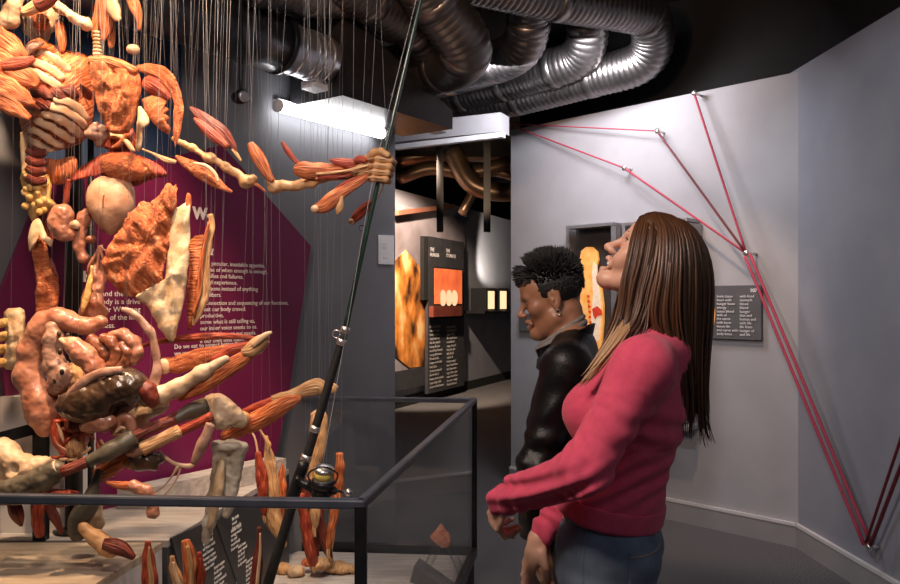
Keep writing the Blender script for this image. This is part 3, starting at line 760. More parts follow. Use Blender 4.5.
# platforms inside
PT = 0.615
PA = [(-0.80, 3.98), (-0.985, 2.79), (-1.70, 2.79), (-0.885, 3.93)]
PBk = [(-0.995, 2.765), (-1.055, 2.30), (-1.98, 2.30), (-1.70, 2.765)]
for pts, lab, m in ((PA, 'tall plank platform at the back of the case under the legs', 'plank'), (PBk, 'nearer tan plank platform at the front of the case', 'plankd')):
    r = thing('display_platform', lab, 'platform', (pts[0][0], pts[0][1], FZ), 'platforms in the case')
    mesh_obj('box_side', prism([Vector((x, y, FZ)) for x, y in pts], UP*(PT-0.025-FZ)), M['panel'] if m == 'plank' else M['plinth'], r, smooth=False)
    mesh_obj('plank_top', prism([Vector((x, y, PT-0.024)) for x, y in pts], UP*0.024), M[m], r, smooth=False)
def wl_(y, off): return Vector((-0.82+0.71*(y-4.12), y, PT+0.001))+NL*off
lg = mesh_obj('wall_ledge', prism([wl_(3.27, 0.11), wl_(3.93, 0.11), wl_(3.93, 0.215), wl_(3.33, 0.215)], UP*0.085), M['plank'], smooth=False)
tag(lg, 'low pale plank ledge along the foot of the magenta panel', 'ledge')
st = mesh_obj('seat_plinth', prism([Vector(p+(PT+0.001,)) for p in ((-1.405, 2.88), (-1.62, 2.88), (-1.405, 3.18))], UP*0.49), M['plinth'], smooth=False)
tag(st, 'pale grey block standing behind the pelvis pieces', 'plinth')
sf = thing('support_bench', 'black square bar frame crossing in front of the pale block', 'frame', P(40, 470, 2.8))
mesh_obj('cross_bar', bar(P(-30, 446, 2.80), P(92, 413, 2.80), 0.03, 0.04), M['blackm'], sf, smooth=False)
pt_ = P(41, 430, 2.80); mesh_obj('post', bar(Vector((pt_.x, 2.80, PT)), pt_, 0.045, 0.03), M['blackm'], sf, smooth=False)
pole = thing('support_pole', 'black upright support pole behind the kidney and chest pieces', 'pole', (-1.363, 2.90, PT))
mesh_obj('tube', lathe((-1.363, 2.90, PT+0.012), [(0.03, 0), (0.03, 1.55), (0.026, 1.56)], UP, 24), M['blackm'], pole)
mesh_obj('foot_plate', lathe((-1.363, 2.90, PT), [(0.07, 0), (0.07, 0.01), (0.035, 0.012)], UP, 24), M['blackm'], pole)
mesh_obj('thin_tube', lathe((-1.302, 2.90, PT), [(0.011, 0), (0.011, 1.58)], UP, 12), M['blackm'], pole)
# text boards on the platform side
NP_ = Vector((1.19, -0.185, 0)).normalized(); DP = Vector((0.185, 1.19, 0)).normalized(); P0 = Vector((-0.985, 2.79, 0))
def onP(px, py, off=0.0): return ray_plane(px, py, P0+NP_*off, NP_)
for k, (poly, lab, cols) in enumerate((
    ([(172, 538), (212, 520), (258, 600), (196, 640)], 'dark text board fixed lower on the platform side behind the shin bone', (((203, 541), 7, 0.020), ((214, 570), 8, 0.020), ((236, 560), 6, 0.020))),
    ([(216, 522), (234, 500), (262, 566), (268, 612), (240, 590)], 'dark slanted text board on the platform side beside the black rod', (((232, 521), 3, 0.019), ((231, 533), 5, 0.019), ((238, 549), 5, 0.019), ((246, 564), 7, 0.019))))):
    r = thing('text_board', lab, 'text board', onP(poly[0][0], poly[0][1], 0.006), 'text boards on the platform side')
    mesh_obj('board', prism([onP(x, y, 0.012+0.004*k) for x, y in poly], -NP_*0.01), M['panel'], r, smooth=False)
    for j, ((x, y), n, s) in enumerate(cols):
        mesh_obj('text_lines', lines(onP(x, y, 0.0135+0.004*k), DP, UP, n, s, 11, 31+j+7*k, WORDS, 0.0005), M['ink'], r, smooth=False)
# little stand in the case
ls = thing('specimen_stand', 'small clear folded stand with a pink tissue slice at the case corner', 'stand', P(440, 556, 3.45))
y_ = 3.72
B0 = Vector((P(410, 0, y_).x, y_, FZ)); B1 = Vector((P(455, 0, y_).x, y_, FZ))
mesh_obj('base_wedge', prism([Vector((B0.x, y_-0.02, FZ)), Vector((B1.x, y_-0.22, FZ)), Vector((B1.x, y_-0.22, FZ+0.01)), Vector((B0.x+0.02, y_-0.02, FZ+0.075))], Vector((0.02, 0.12, 0))), M['panelg'], ls, smooth=False)
ap = Vector((B0.x+0.15, y_-0.05, FZ+0.21))
mesh_obj('clear_leaf', prism([Vector((B0.x+0.03, y_-0.05, FZ)), Vector((B0.x+0.06, y_-0.05, FZ)), ap+Vector((0.02, 0, 0)), ap-Vector((0.01, 0, 0))], Vector((0, 0.10, 0))), M['glass'], ls, smooth=False)
mesh_obj('clear_leaf', prism([Vector((B0.x+0.24, y_-0.05, FZ)), Vector((B0.x+0.27, y_-0.05, FZ)), ap+Vector((0.03, 0, 0)), ap], Vector((0, 0.10, 0))), M['glass'], ls, smooth=False)
M['slice2'] = mat('pink_tissue', (0.55, 0.16, 0.09), 0.5, col2=(0.75, 0.36, 0.24), scale=40, detail=5, bump=0.4, bdist=0.004)
mesh_obj('tissue_slice', plate([(430, 536), (436, 530), (441, 523), (446, 530), (451, 536), (450, 546), (442, 548), (433, 541)], 3.63, thick=0.012, bulge=0.01), M['slice2'], ls)
# ------------------------------------------------------------------ the hanging specimen, piece by piece
HUNG = []
def spec(name, label, cat, *parts, group=None, hang=1):
    """parts: (part name, geometry, material key). The first part is the thing itself when it is alone."""
    allv = [v for p in parts for v in p[1][0]]
    zmin = min(v[2] for v in allv); a = np.array([tuple(v) for v in allv]).mean(axis=0)
    if len(parts) == 1:
        o = mesh_obj(name, parts[0][1], M[parts[0][2]], loc=(a[0], a[1], zmin)); tag(o, label, cat, group)
    else:
        o = thing(name, label, cat, (a[0], a[1], zmin), group)
        for n, g, m in parts: mesh_obj(n, g, M[m], o)
    if hang:
        vs = sorted(allv, key=lambda v: -v[2]); t = vs[len(vs)//200]
        HUNG.append((Vector(t), hang))
    return o
def bone_ends(a, b, ra, rb, shaft): pass
def sd(prims, h=0.0045, amp=0.0045, scale=38, seed=[0]):
    seed[0] += 1
    return roughen(sdf_auto(prims, h), amp, scale, seed[0])
def pc(px, py, Y, r): return P(px, py, Y), r*Y/F
def chain(pts, Y, k=0.02):
    out = []
    A, R = pxs(pts, Y)
    for i in range(len(A)-1): out.append(RC(A[i], A[i+1], R[i], R[i+1], k))
    return out
def blob(px, py, Y, r, k=0.02, op='u', sq=None):
    c = P(px, py, Y); s = Y/F
    if sq is None: return EL(c, (r*s, r*s, r*s), None, k, op)
    return EL(c, (r*sq[0]*s, r*sq[1]*s, r*sq[2]*s), None, k, op)

T = 2.70
# --- above the chest
spec('collar_bone', 'pale rod-like bone with a round end slanting above the windpipe', 'bone',
     ('shaft', sd(chain([(46, -4, 5), (60, 8, 4.2), (74, 18, 4.0), (85, 24, 4.6)], T-0.06)+[blob(87, 25, T-0.06, 5.6)]), 'bone'))
spec('upper_arm_bone', 'thick pale bone entering from the top corner above the chest', 'bone',
     ('shaft', sd(chain([(20, -14, 6), (13, 6, 6), (8, 19, 7.5)], T-0.12)+[blob(1, 22, T-0.12, 8.5), blob(12, 20, T-0.10, 7)]), 'bone'))
spec('shoulder_muscle', 'dark red muscle with a cream tendon end crossing over the shoulder blade', 'muscle',
     ('muscle_belly', strip([(58, -14, 8), (46, 0, 8), (36, 6, 7)], T-0.16, flat=0.7, rough=0.006), 'dred'),
     ('tendon', strip([(38, 5, 7), (28, 11, 6), (22, 11, 4)], T-0.16, flat=0.7, rough=0.004), 'ten'))
spec('scapula_bone', 'cream ridged shoulder blade behind the striped chest', 'bone',
     ('blade', plate([(22, 12), (34, 6), (48, 4), (58, 12), (56, 22), (52, 34), (46, 42), (30, 38), (23, 30)], T+0.05, thick=0.02, bulge=0.03, rough=0.02, nscale=45), 'rib'),
     ('tooth_ridge', join(*[lump(P(26+4.5*i, 14+2.2*i, T+0.01), (0.012, 0.014, 0.016), n=8, rough=0.004, seed=i) for i in range(6)]), 'rib'),
     ('muscle_sheet', plate([(32, 14), (42, 12), (50, 20), (44, 30), (34, 27)], T+0.0, thick=0.014, bulge=0.012), 'mus_f'))
spec('neck_strip', 'short orange muscle strip hanging beside the shoulder blade', 'muscle',
     ('muscle_belly', strip([(58, 20, 2.5), (60, 28, 5), (62, 40, 5), (62, 52, 2.5)], T-0.03, flat=0.5), 'mus'))
for k, (pts, lab) in enumerate((
    ([(-6, 34, 12), (6, 44, 12), (17, 52, 9), (26, 60, 4)], 'upper shoulder muscle bundle at the far edge of the chest'),
    ([(-8, 60, 14), (8, 66, 14), (22, 76, 12), (38, 84, 4)], 'broad orange shoulder muscle fanning toward the striped chest'),
    ([(-8, 82, 12), (6, 88, 12), (20, 96, 10), (34, 104, 3)], 'middle orange strand of the fanned shoulder muscles'),
    ([(-8, 96, 9), (6, 103, 9), (18, 110, 8), (30, 118, 2.5)], 'lowest orange strand of the fanned shoulder muscles'))):
    spec('shoulder_strand', lab, 'muscle', ('muscle_belly', strip(pts, T-0.15-0.012*k, flat=0.4, ridge=0.10, nridge=9, rough=0.010, seed=k), 'mus'), group='fanned shoulder muscles')
spec('shoulder_band', 'mauve red muscle band lying across the shoulder fan', 'muscle',
     ('muscle_belly', strip([(2, 66, 5), (14, 64, 7), (26, 62, 6), (34, 58, 3)], T-0.235, flat=0.4), 'red'))
# chest wall with ribs
ch = plate([(16, 58), (26, 46), (38, 38), (52, 44), (66, 50), (84, 54), (92, 64), (94, 92), (92, 126), (80, 143), (62, 150), (40, 152), (26, 142), (20, 122), (22, 104), (24, 84)], T, thick=0.02, bulge=0.12, fib=1.05, rough=0.014, nscale=18, rings=12)
rb = []
FRONT = [(450+v.x/v.y*F, HY-(v.z-EYE)/v.y*F, v.y) for v in ch[0][:len(ch[0])//2]]
def dome(px, py):
    w = [(math.exp(-((a-px)**2+(b-py)**2)/50.0), y) for a, b, y in FRONT]
    return sum(k*y for k, y in w)/sum(k for k, y in w)-0.010
RIBS = [[(26, 52), (40, 53), (56, 60), (70, 71)], [(25, 60), (38, 63), (52, 70), (64, 79)], [(26, 70), (38, 74), (50, 81), (60, 88)],
        [(54, 99), (66, 101), (78, 108), (89, 120)], [(48, 106), (62, 109), (75, 117), (87, 128)], [(41, 113), (56, 117), (70, 126), (82, 136)],
        [(34, 120), (48, 125), (62, 134), (75, 142)], [(28, 128), (40, 133), (52, 141), (64, 147)], [(25, 137), (36, 142), (46, 147), (54, 150)]]
for k, r in enumerate(RIBS):
    r = [tuple(q) for q in catmull(r, 4)]; pts = [P(x, y, dome(x, y)) for x, y in r]
    rb.append(('rib', sweep(pts, [0.006]+[0.0135]*(len(pts)-2)+[0.006], sub=1, flat=0.30, rough=0.005, nscale=40, seed=k), 'rib'))
for k, r in enumerate([[(22, 84), (34, 88), (46, 94), (56, 99)], [(24, 98), (34, 102), (42, 108)], [(60, 88), (70, 90), (80, 96)], [(34, 98), (44, 103), (50, 108)], [(52, 88), (58, 94), (66, 98)], [(80, 84), (86, 92), (90, 100)]]):
    pts = [P(x, y, dome(x, y)-0.001) for x, y in r]
    rb.append(('dark_muscle_slip', sweep(pts, [0.004, 0.019, 0.010] if len(r) == 3 else [0.004, 0.018, 0.015, 0.004], flat=0.4, rough=0.008, seed=k+20), 'dred'))
rb.append(('white_lining', plate([(20, 50), (32, 41), (44, 42), (40, 48), (30, 54), (22, 62)], T-0.085, thick=0.008, bulge=0.02, rough=0.01), 'mauve'))
spec('rib_cage', 'striped rib cage half with cream ribs between orange muscle', 'rib cage', ('chest_wall', ch, 'mus'), *rb, hang=3)
spec('chest_flap', 'squarish orange chest muscle flap hung beside the striped ribs', 'muscle',
     ('muscle_sheet', plate([(88, 58), (100, 58), (118, 62), (136, 70), (141, 84), (138, 104), (132, 128), (122, 134), (110, 132), (102, 118), (94, 92)], T-0.19, thick=0.022, bulge=0.022, fib=0.2, rough=0.018, nscale=24, jag=0.6), 'mus_f'),
     ('rolled_edge', strip([(89, 60, 4), (104, 60, 5), (120, 65, 5), (136, 72, 4)], T-0.20, flat=0.7, rough=0.005), 'mus'), hang=3)
wp_ = thing('windpipe', 'short white ringed windpipe hanging above the orange chest flap', 'windpipe', P(97, 58, T-0.03))
for i in range(8):
    mesh_obj('cartilage_ring', lathe(P(97.5, 33+3.6*i, T-0.03), [(0.010, -0.0052), (0.0145, -0.004), (0.0155, 0), (0.0145, 0.004), (0.010, 0.0052)], UP, 16), M['fascia'], wp_)
mesh_obj('tube', sweep([P(97.5, 32, T-0.03), P(97.5, 60, T-0.03)], 0.0105, nseg=12), M['bone'], wp_)
HUNG.append((P(97.5, 32, T-0.03), 2))
for k, (pts, m, lab) in enumerate((
    ([(97, -8, 3), (100, 6, 5), (97, 22, 5), (93, 38, 1.5)], 'mus', 'orange throat strand hanging in front of the windpipe top'),
    ([(103, -6, 4), (106, 10, 6), (106, 26, 6), (103, 40, 2)], 'mus', 'broader orange throat strand beside the windpipe'),
    ([(110, -4, 4), (113, 8, 6), (116, 16, 5), (120, 20, 2)], 'rib', 'pale forked throat strand above the orange flap'),
    ([(108, 14, 3), (111, 28, 4), (111, 44, 3.2), (110, 48, 1)], 'mus_f', 'narrow peach throat strand reaching lowest'),
    ([(126, -12, 5), (134, 4, 6), (139, 18, 4), (139, 30, 1.5)], 'mus', 'orange tapering strip at the top by the little round piece'))):
    spec('throat_strand', lab, 'muscle', ('muscle_belly', strip(pts, T-0.02-0.025*(k % 3), flat=0.5, ridge=0.07, nridge=6, rough=0.005, seed=k), m), group='throat muscle strands')
spec('lymph_node', 'tiny cream round piece hanging alone on a thread', 'node', ('node', lump(P(133, 49.5, T-0.05), (0.021, 0.018, 0.017), n=12, rough=0.004), 'rib'))
# shoulder hook
spec('shoulder_hook', 'hooked orange muscle band curving over beside the chest flap', 'muscle',
     ('muscle_belly', strip([(137, 68, 3), (150, 69, 5.5), (164, 75, 7), (174, 88, 6.5), (178, 104, 5), (177, 124, 4.5), (175, 148, 1.5)], T-0.12, flat=0.4, rough=0.007), 'mus_f'))
spec('armpit_muscle', 'small dark red muscle tucked under the hooked band', 'muscle',
     ('muscle_belly', strip([(143, 82, 5), (152, 84, 9), (164, 92, 8), (172, 98, 3)], T-0.06, flat=0.6, rough=0.01, ridge=0.08), 'red'))
spec('serrated_muscle', 'peach muscle flap with a saw-toothed edge beneath the hooked band', 'muscle',
     ('muscle_sheet', plate([(142, 99), (152, 95), (162, 98), (167, 101), (165, 106), (169, 109), (166, 114), (170, 118), (167, 123), (171, 128), (169, 135), (160, 130), (152, 122), (145, 112)], T-0.09, thick=0.012, bulge=0.02, fib=0.9, smooth_out=False, dens=3), 'mus_f'))
spec('spine_strip', 'narrow white fascia strip hanging below the chest flap', 'fascia',
     ('sheet', plate([(138, 106), (144, 110), (149, 118), (149, 126), (144, 128), (142, 140), (141, 150), (136, 150), (137, 128)], T-0.10, thick=0.01, bulge=0.015, rough=0.01), 'fascia'))
spec('heart_piece', 'lumpy red and cream muscle mass under the orange chest flap', 'muscle',
     ('red_mass', lump(P(122, 142, T-0.02), (0.055, 0.04, 0.042), n=20, rough=0.022, nscale=22, seed=3), 'red'),
     ('pale_vein', strip([(108, 136, 2.5), (118, 136, 3), (126, 142, 3), (134, 152, 2)], T-0.065, flat=0.8, rough=0.004), 'fascia'),
     ('pale_vein', strip([(112, 148, 2), (120, 144, 3), (128, 134, 2.4)], T-0.066, flat=0.8, rough=0.004), 'mus_f'))
spec('breastbone', 'grey lacy cartilage lump where the ribs meet the flap', 'cartilage', ('cartilage', lump(P(98, 134, T-0.11), (0.034, 0.022, 0.036), n=18, rough=0.016, nscale=40, seed=5), 'mauve'))
# diaphragm dome
spec('diaphragm', 'orange almond-shaped dome with a dark red rim above the tan organ', 'diaphragm',
     ('rim', plate([(69, 182), (80, 168), (92, 160), (104, 153), (126, 152), (146, 158), (162, 167), (167, 176), (156, 178), (146, 182), (132, 187), (114, 186), (102, 178), (92, 166), (82, 176)], T-0.06, thick=0.03, bulge=0.03, rough=0.008), 'red'),
     ('dome_face', plate([(98, 160), (108, 154), (126, 153), (142, 158), (153, 168), (150, 176), (136, 181), (116, 180), (104, 172)], T-0.115, thick=0.014, bulge=0.03, fib=1.2), 'mus_f'), hang=2)
spec('back_flap', 'orange flap hanging between the yellow fat and the dome', 'muscle',
     ('muscle_sheet', plate([(46, 158), (56, 160), (74, 156), (78, 166), (74, 178), (62, 184), (52, 184), (46, 176)], T-0.02, thick=0.014, bulge=0.02), 'mus'))
spec('abdominal_vessel', 'thin red vessel dangling beside the black pole', 'vessel',
     ('vessel', strip([(70, 180, 3.5), (67, 190, 3), (66, 200, 3), (64, 207, 2)], T-0.06), 'red'))
spec('tan_stomach', 'large smooth tan organ shaped like an egg below the orange dome', 'organ',
     ('organ_body', lump(P(110.5, 206, T-0.10), (0.076, 0.06, 0.098), n=28, rough=0.007, nscale=9, fn=lambda d: 1.0+0.30*abs(d.x)*d.z-0.05*max(0, d.z)), 'organ'),
     ('fold_line', strip([(104, 194, 0.6), (103, 202, 0.8), (103, 208, 0.5)], T-0.163), 'brown'), hang=2)
spec('kidney', 'bean-shaped peach kidney hanging in front of the black pole', 'kidney',
     ('bean', sd(chain([(62, 216, 8.5), (59, 224, 8.5), (62, 232, 8)], T-0.12, 0.03)+[blob(64, 213, T-0.12, 8, 0.03), blob(67, 233, T-0.12, 7, 0.03), blob(74, 226, T-0.13, 5, 0.01, 's')]), 'pink'),
     ('vessel_stub', sd(chain([(70, 226, 3), (75, 224, 2.4), (77, 226, 2.6)], T-0.12)), 'rib'))
# left side wall
for k in range(4):
    spec('lower_rib', ['topmost of the dark lower ribs beside the yellow fat', 'second dark lower rib beside the yellow fat', 'third dark lower rib beside the yellow fat', 'lowest dark rib resting against the yellow fat'][k], 'rib',
         ('rib_bar', strip([(27, 150+9*k, 3.5), (36, 154+9*k, 5), (46, 152+9*k, 3.5)], T-0.05-0.01*k, flat=0.8, rough=0.004, seed=k), 'dred'), group='dark lower ribs', hang=0)
spec('side_strip', 'pale cream strip edging the dark lower ribs', 'fascia', ('strip', strip([(23, 132, 3), (24, 150, 3.5), (25, 168, 3.5), (27, 180, 2.5)], T-0.04, flat=0.5, rough=0.005), 'fascia'))
spec('fat_apron', 'lumpy yellow fat slab hanging below the dark ribs', 'fat',
     ('fat_sheet', plate([(22, 172), (32, 166), (46, 172), (52, 186), (50, 198), (56, 204), (50, 210), (40, 214), (32, 222), (28, 208), (24, 192)], T-0.03, thick=0.03, bulge=0.02, rough=0.014, nscale=40, jag=1.5), 'fat'),
     *[('fat_lobule', lump(P(24+random.random()*24, 172+random.random()*40, T-0.058-random.random()*0.012), (0.013, 0.011, 0.012), n=8, rough=0.005, seed=i), 'fat') for i in range(26)])
spec('flank_muscle', 'dark red flank muscle behind the kidney', 'muscle', ('muscle_sheet', plate([(43, 216), (54, 208), (56, 224), (54, 240), (50, 244), (44, 232)], T+0.02, thick=0.012, bulge=0.01), 'red'))
spec('torn_membrane', 'torn whitish membrane flap over the long orange strip', 'membrane',
     ('sheet', plate([(32, 222), (40, 219), (44, 228), (48, 236), (53, 240), (51, 247), (46, 242), (42, 236), (34, 240), (30, 252), (28, 238)], T-0.10, thick=0.009, bulge=0.01, rough=0.006), 'fascia'))
spec('loin_muscle', 'long orange muscle strip hanging at the far side of the black pole', 'muscle',
     ('muscle_sheet', plate([(33, 236), (42, 232), (47, 244), (50, 262), (57, 272), (58, 312), (48, 318), (36, 316), (36, 280), (32, 256)], T-0.06, thick=0.02, bulge=0.02, fib=1.57, jag=0.8, rough=0.01), 'mus_f'),
     ('dark_slit', strip([(50, 258, 1.2), (53, 266, 2.2), (56, 276, 1.0)], T-0.092), 'dred'), hang=2)
# bowel pieces
bw = [(84, 219, 7), (80, 228, 6.5), (79, 238, 6.5), (79, 247, 6), (83, 258, 6)]
spec('small_bowel_chain', 'beaded chain of pinkish bowel beside the tan organ', 'bowel',
     ('beads', sd([blob(x, y, T-0.09, r, 0.02) for x, y, r in bw]+[blob(87, 214, T-0.09, 5, 0.02)]), 'pink'),
     ('dark_gland', lump(P(91, 240, T-0.10), (0.018, 0.015, 0.015), n=12, rough=0.004), 'brown'))
spec('mesentery_lace', 'lacy pink vessel tree at the torn edge of the big orange sheet', 'vessels',
     *[('vessel_branch', strip([(100, 246, 1.8), (100+a*5, 252+b*3, 1.3), (100+a*11, 256+b*9, 1.2), (100+a*13, 259+b*13, 0.6)], T-0.10), 'pink') for a, b in ((-1.0, 1.0), (-0.6, 0.3), (0.4, 1.1), (0.9, -0.6), (0.2, -1.1), (-0.3, 1.5))])
spec('mesentery', 'crinkled beige membrane column hanging over the bowel loops', 'membrane',
     ('sheet', plate([(88, 262), (96, 256), (104, 262), (106, 280), (104, 298), (108, 316), (96, 322), (80, 316), (82, 298), (86, 284)], T-0.07, thick=0.024, bulge=0.025, rough=0.022, nscale=30), 'pink'),
     ('fat_fold', strip([(92, 266, 2), (90, 282, 3), (86, 300, 3.5), (82, 312, 2)], T-0.115, rough=0.006), 'fat'))
# big fan of muscle
spec('belly_fan', 'great orange abdominal sheet with a pale fascia half and frayed top edge', 'muscle',
     ('muscle_sheet', plate([(140, 203), (150, 202), (158, 196), (166, 186), (171, 190), (175, 184), (176, 196), (172, 214), (170, 240), (164, 270), (160, 292), (140, 297), (124, 294), (112, 284), (102, 270), (106, 252), (116, 236), (126, 220)], T-0.17, thick=0.018, bulge=0.015, fib=-0.7, jag=1.4, rough=0.02, nscale=34, dens=3), 'mus_f'),
     ('fascia_sheet', plate([(172, 214), (180, 206), (190, 203), (190, 230), (189, 262), (184, 300), (178, 326), (172, 342), (160, 330), (148, 308), (136, 296), (154, 294), (164, 280), (168, 250)], T-0.175, thick=0.012, bulge=0.012, rough=0.014, nscale=24, jag=0.5), 'fascia'),
     ('frayed_tip', plate([(162, 196), (165, 186), (170, 183), (176, 192), (176, 206), (170, 212), (164, 204)], T-0.19, thick=0.012, bulge=0.01, fib=0.2), 'mus_f'),
     ('frayed_tip', plate([(185, 208), (187, 193), (191, 196), (191, 208)], T-0.175, thick=0.01, bulge=0.006), 'mus_f'), hang=3)
spec('belly_strip', 'dark orange muscle strip hanging beside the pale fascia sheet', 'muscle',
     ('muscle_sheet', plate([(190, 240), (200, 235), (205, 238), (204, 262), (199, 290), (193, 320), (188, 330), (187, 300), (189, 268)], T-0.09, thick=0.014, bulge=0.015, fib=1.5), 'mus'))
spec('belly_band', 'long wavy orange ribbon with a yellow edge next to the panel text', 'muscle',
     ('muscle_belly', strip([(211, 214, 2.5), (212, 226, 4), (208, 244, 4), (205, 270, 5), (206, 288, 5), (201, 306, 5), (193, 325, 2)], T-0.15, flat=0.35, rough=0.006), 'ten'),
     ('red_edge', strip([(209, 222, 1.5), (205, 240, 2), (201, 264, 2.4), (199, 290, 2.6), (193, 316, 1.5)], T-0.165, flat=0.5), 'mus'), hang=2)
# spine block
spec('spine_block', 'cream spine block with stubby processes at the far edge', 'vertebrae',
     ('column', plate([(4, 312), (14, 308), (24, 310), (25, 330), (24, 350), (23, 368), (12, 370), (3, 366), (6, 340)], T-0.05, thick=0.05, bulge=0.02, rough=0.012, nscale=40), 'fascia'),
     *[('spine_process', sd(chain([(8, 322+13*i, 5), (0, 324+13*i, 4), (-8, 326+13*i, 3.5)], T-0.07, 0.01)), 'fat') for i in range(4)])
# colon arch
spec('colon', 'thick pinkish colon arching up and over like an inverted U', 'bowel',
     ('bowel_tube', sd(chain([(46, 425, 12), (40, 400, 16), (29, 372, 13), (30, 356, 11), (37, 338, 11.5), (44, 322, 10.5), (58, 317, 9.5), (74, 324, 8.5), (90, 326, 7.5), (101, 322, 6.5)], T-0.15, 0.012)+
        [blob(30, 350, T-0.15, 12.5, 0.012), blob(41, 330, T-0.15, 13, 0.012), blob(27, 378, T-0.15, 13.5, .012), blob(42, 412, T-0.15, 16.5, .012), blob(66, 320, T-.15, 10.5, .012), blob(84, 326, T-.15, 9, .012)], amp=0.003), 'pink'), hang=2)
spec('sigmoid_bowel', 'mauve bowel sack speckled with dark spots inside the colon arch', 'bowel',
     ('bowel_tube', sd(chain([(53, 328, 7), (54, 338, 9), (52, 352, 8), (56, 366, 10), (64, 378, 12), (56, 386, 9)], T-0.17, 0.02)), 'mauve'),
     *[('dark_opening', lump(P(x, y, T-0.17-z), (0.007, 0.006, 0.010), n=8), 'liver') for x, y, z in ((59, 334, 0.030), (60, 352, 0.034), (62, 372, 0.042), (55, 381, 0.036), (68, 336, 0.03))])
spec('gall_bladder', 'smooth pink pear-shaped sack pointing down at the dark liver', 'organ',
     ('sack', sd(chain([(64, 341, 3.5), (74, 346, 8), (84, 355, 10), (94, 367, 9), (102, 376, 5)], T-0.24, 0.02)), 'pink'),
     ('pale_neck', sd(chain([(62, 340, 3.5), (69, 343, 5.5), (74, 344, 7.4)], T-0.243, 0.01)), 'rib'))
spec('omentum', 'yellowish fatty fold lying behind the pear-shaped sack', 'fat',
     ('fat_sheet', plate([(64, 372), (70, 362), (80, 366), (90, 376), (92, 384), (84, 396), (64, 400), (58, 392), (60, 380)], T-0.14, thick=0.04, bulge=0.03, rough=0.012, nscale=30), 'ten'))
cv = [[(92, 340, 6), (100, 346, 6), (106, 354, 6), (100, 364, 5.5), (94, 370, 5)], [(104, 338, 5.5), (112, 342, 6), (118, 352, 6), (114, 364, 6), (106, 370, 5)], [(112, 336, 5), (124, 334, 6), (134, 342, 6.5), (137, 352, 6.5), (132, 360, 6), (124, 358, 5)], [(122, 346, 5), (128, 352, 5.5), (126, 362, 5), (118, 368, 5)]]
spec('small_intestine', 'glossy brown coil of small intestine above the liver', 'bowel',
     *[('bowel_loop', sd(chain(c, T-0.19-0.012*(k % 2), 0.006), 0.004), 'brown' if k != 2 else 'pink') for k, c in enumerate(cv)])
spec('liver', 'dark glossy liver lying across the bowel pieces', 'liver',
     ('liver_body', sd([EL(P(106, 396, T-0.25), (0.135, 0.06, 0.062), (Vector((0.94, 0, 0.34)), Vector((0,1,0)), Vector((-0.34, 0, 0.94))), 0.02), EL(P(84, 405, T-0.26), (0.085, 0.05, 0.048), None, 0.03), EL(P(124, 382, T-0.24), (0.06, 0.045, 0.042), None, 0.03), blob(120, 412, T-0.27, 10, 0.02, 's')]), 'liver'),
     ('side_lobe', sd(chain([(138, 384, 8), (147, 390, 8), (152, 400, 6), (154, 404, 3)], T-0.25)), 'dred'),
     ('pale_edge', strip([(64, 399, 2), (74, 390, 4), (90, 378, 5), (104, 372, 5), (122, 370, 4)], T-0.285, flat=0.6, rough=0.006), 'mauve'))
spec('lower_rib_hoop', 'thin brownish rib hooping down past the bowel coil', 'rib',
     ('rib_bar', strip([(122, 308, 3), (132, 313, 4), (144, 324, 4), (152, 336, 5), (155, 352, 4.5), (157, 370, 4.5), (154, 382, 6), (150, 392, 7)], T-0.20, flat=0.6, rough=0.006), 'mauve'), hang=2)
# forearm and foot-like bundle
spec('thin_shin_tendon', 'thin dark red strand reaching over to the tendon bundle tip', 'muscle',
     ('muscle_belly', strip([(136, 348, 1.5), (156, 342, 2.5), (190, 338, 4), (220, 336, 3.5), (246, 337, 2.5), (258, 339, 1.5)], T-0.10, flat=0.7), 'red'))
spec('forearm_spindle', 'flattened orange muscle with a pale rounded end below the thin strand', 'muscle',
     ('muscle_belly', strip([(164, 364, 6), (178, 364, 9), (200, 356, 8), (222, 350, 5), (244, 344, 2.5)], T-0.15, flat=0.5, ridge=0.05, rough=0.006), 'mus_f'),
     ('pale_end', lump(P(165, 366, T-0.15), (0.022, 0.014, 0.026), n=12), 'rib'))
spec('forearm_bundle', 'long bundle of red muscle and pale bone ending in a fan of tendons', 'muscle',
     ('bone_shaft', sd(chain([(146, 397, 10), (160, 396, 9), (178, 388, 8), (202, 373, 7), (226, 359, 4)], T-0.20, 0.02), amp=0.0025), 'bone'),
     ('muscle_belly', strip([(178, 398, 4), (200, 388, 7), (222, 372, 8), (244, 358, 7), (254, 350, 3)], T-0.19, flat=0.6, rough=0.005), 'mus'),
     ('muscle_belly', strip([(212, 360, 3), (230, 350, 5), (248, 344, 3)], T-0.18, flat=0.6, rough=0.005), 'red'),
     ('tendon_tip', strip([(242, 352, 4), (252, 348, 8), (262, 340, 6), (268, 335, 2.5)], T-0.20, flat=0.6, rough=0.008), 'ten'),
     ('tendon_tip', strip([(252, 346, 3), (264, 336, 3), (272, 332, 1.2)], T-0.215, flat=0.6), 'rib'),
     ('tendon_tip', strip([(252, 352, 4), (260, 350, 3.4), (269, 341, 1.4)], T-0.18, flat=0.6), 'rib'), hang=2)
spec('wrist_bones', 'knobbly pale joint lump at the lower end of the long bundle', 'bone',
     ('bone_lump', sd([blob(150, 408, T-0.12, 10, .02), blob(142, 412, T-0.13, 9, .02), blob(160, 404, T-0.12, 9, .02), blob(140, 400, T-.12, 7, .02)]), 'bone'))

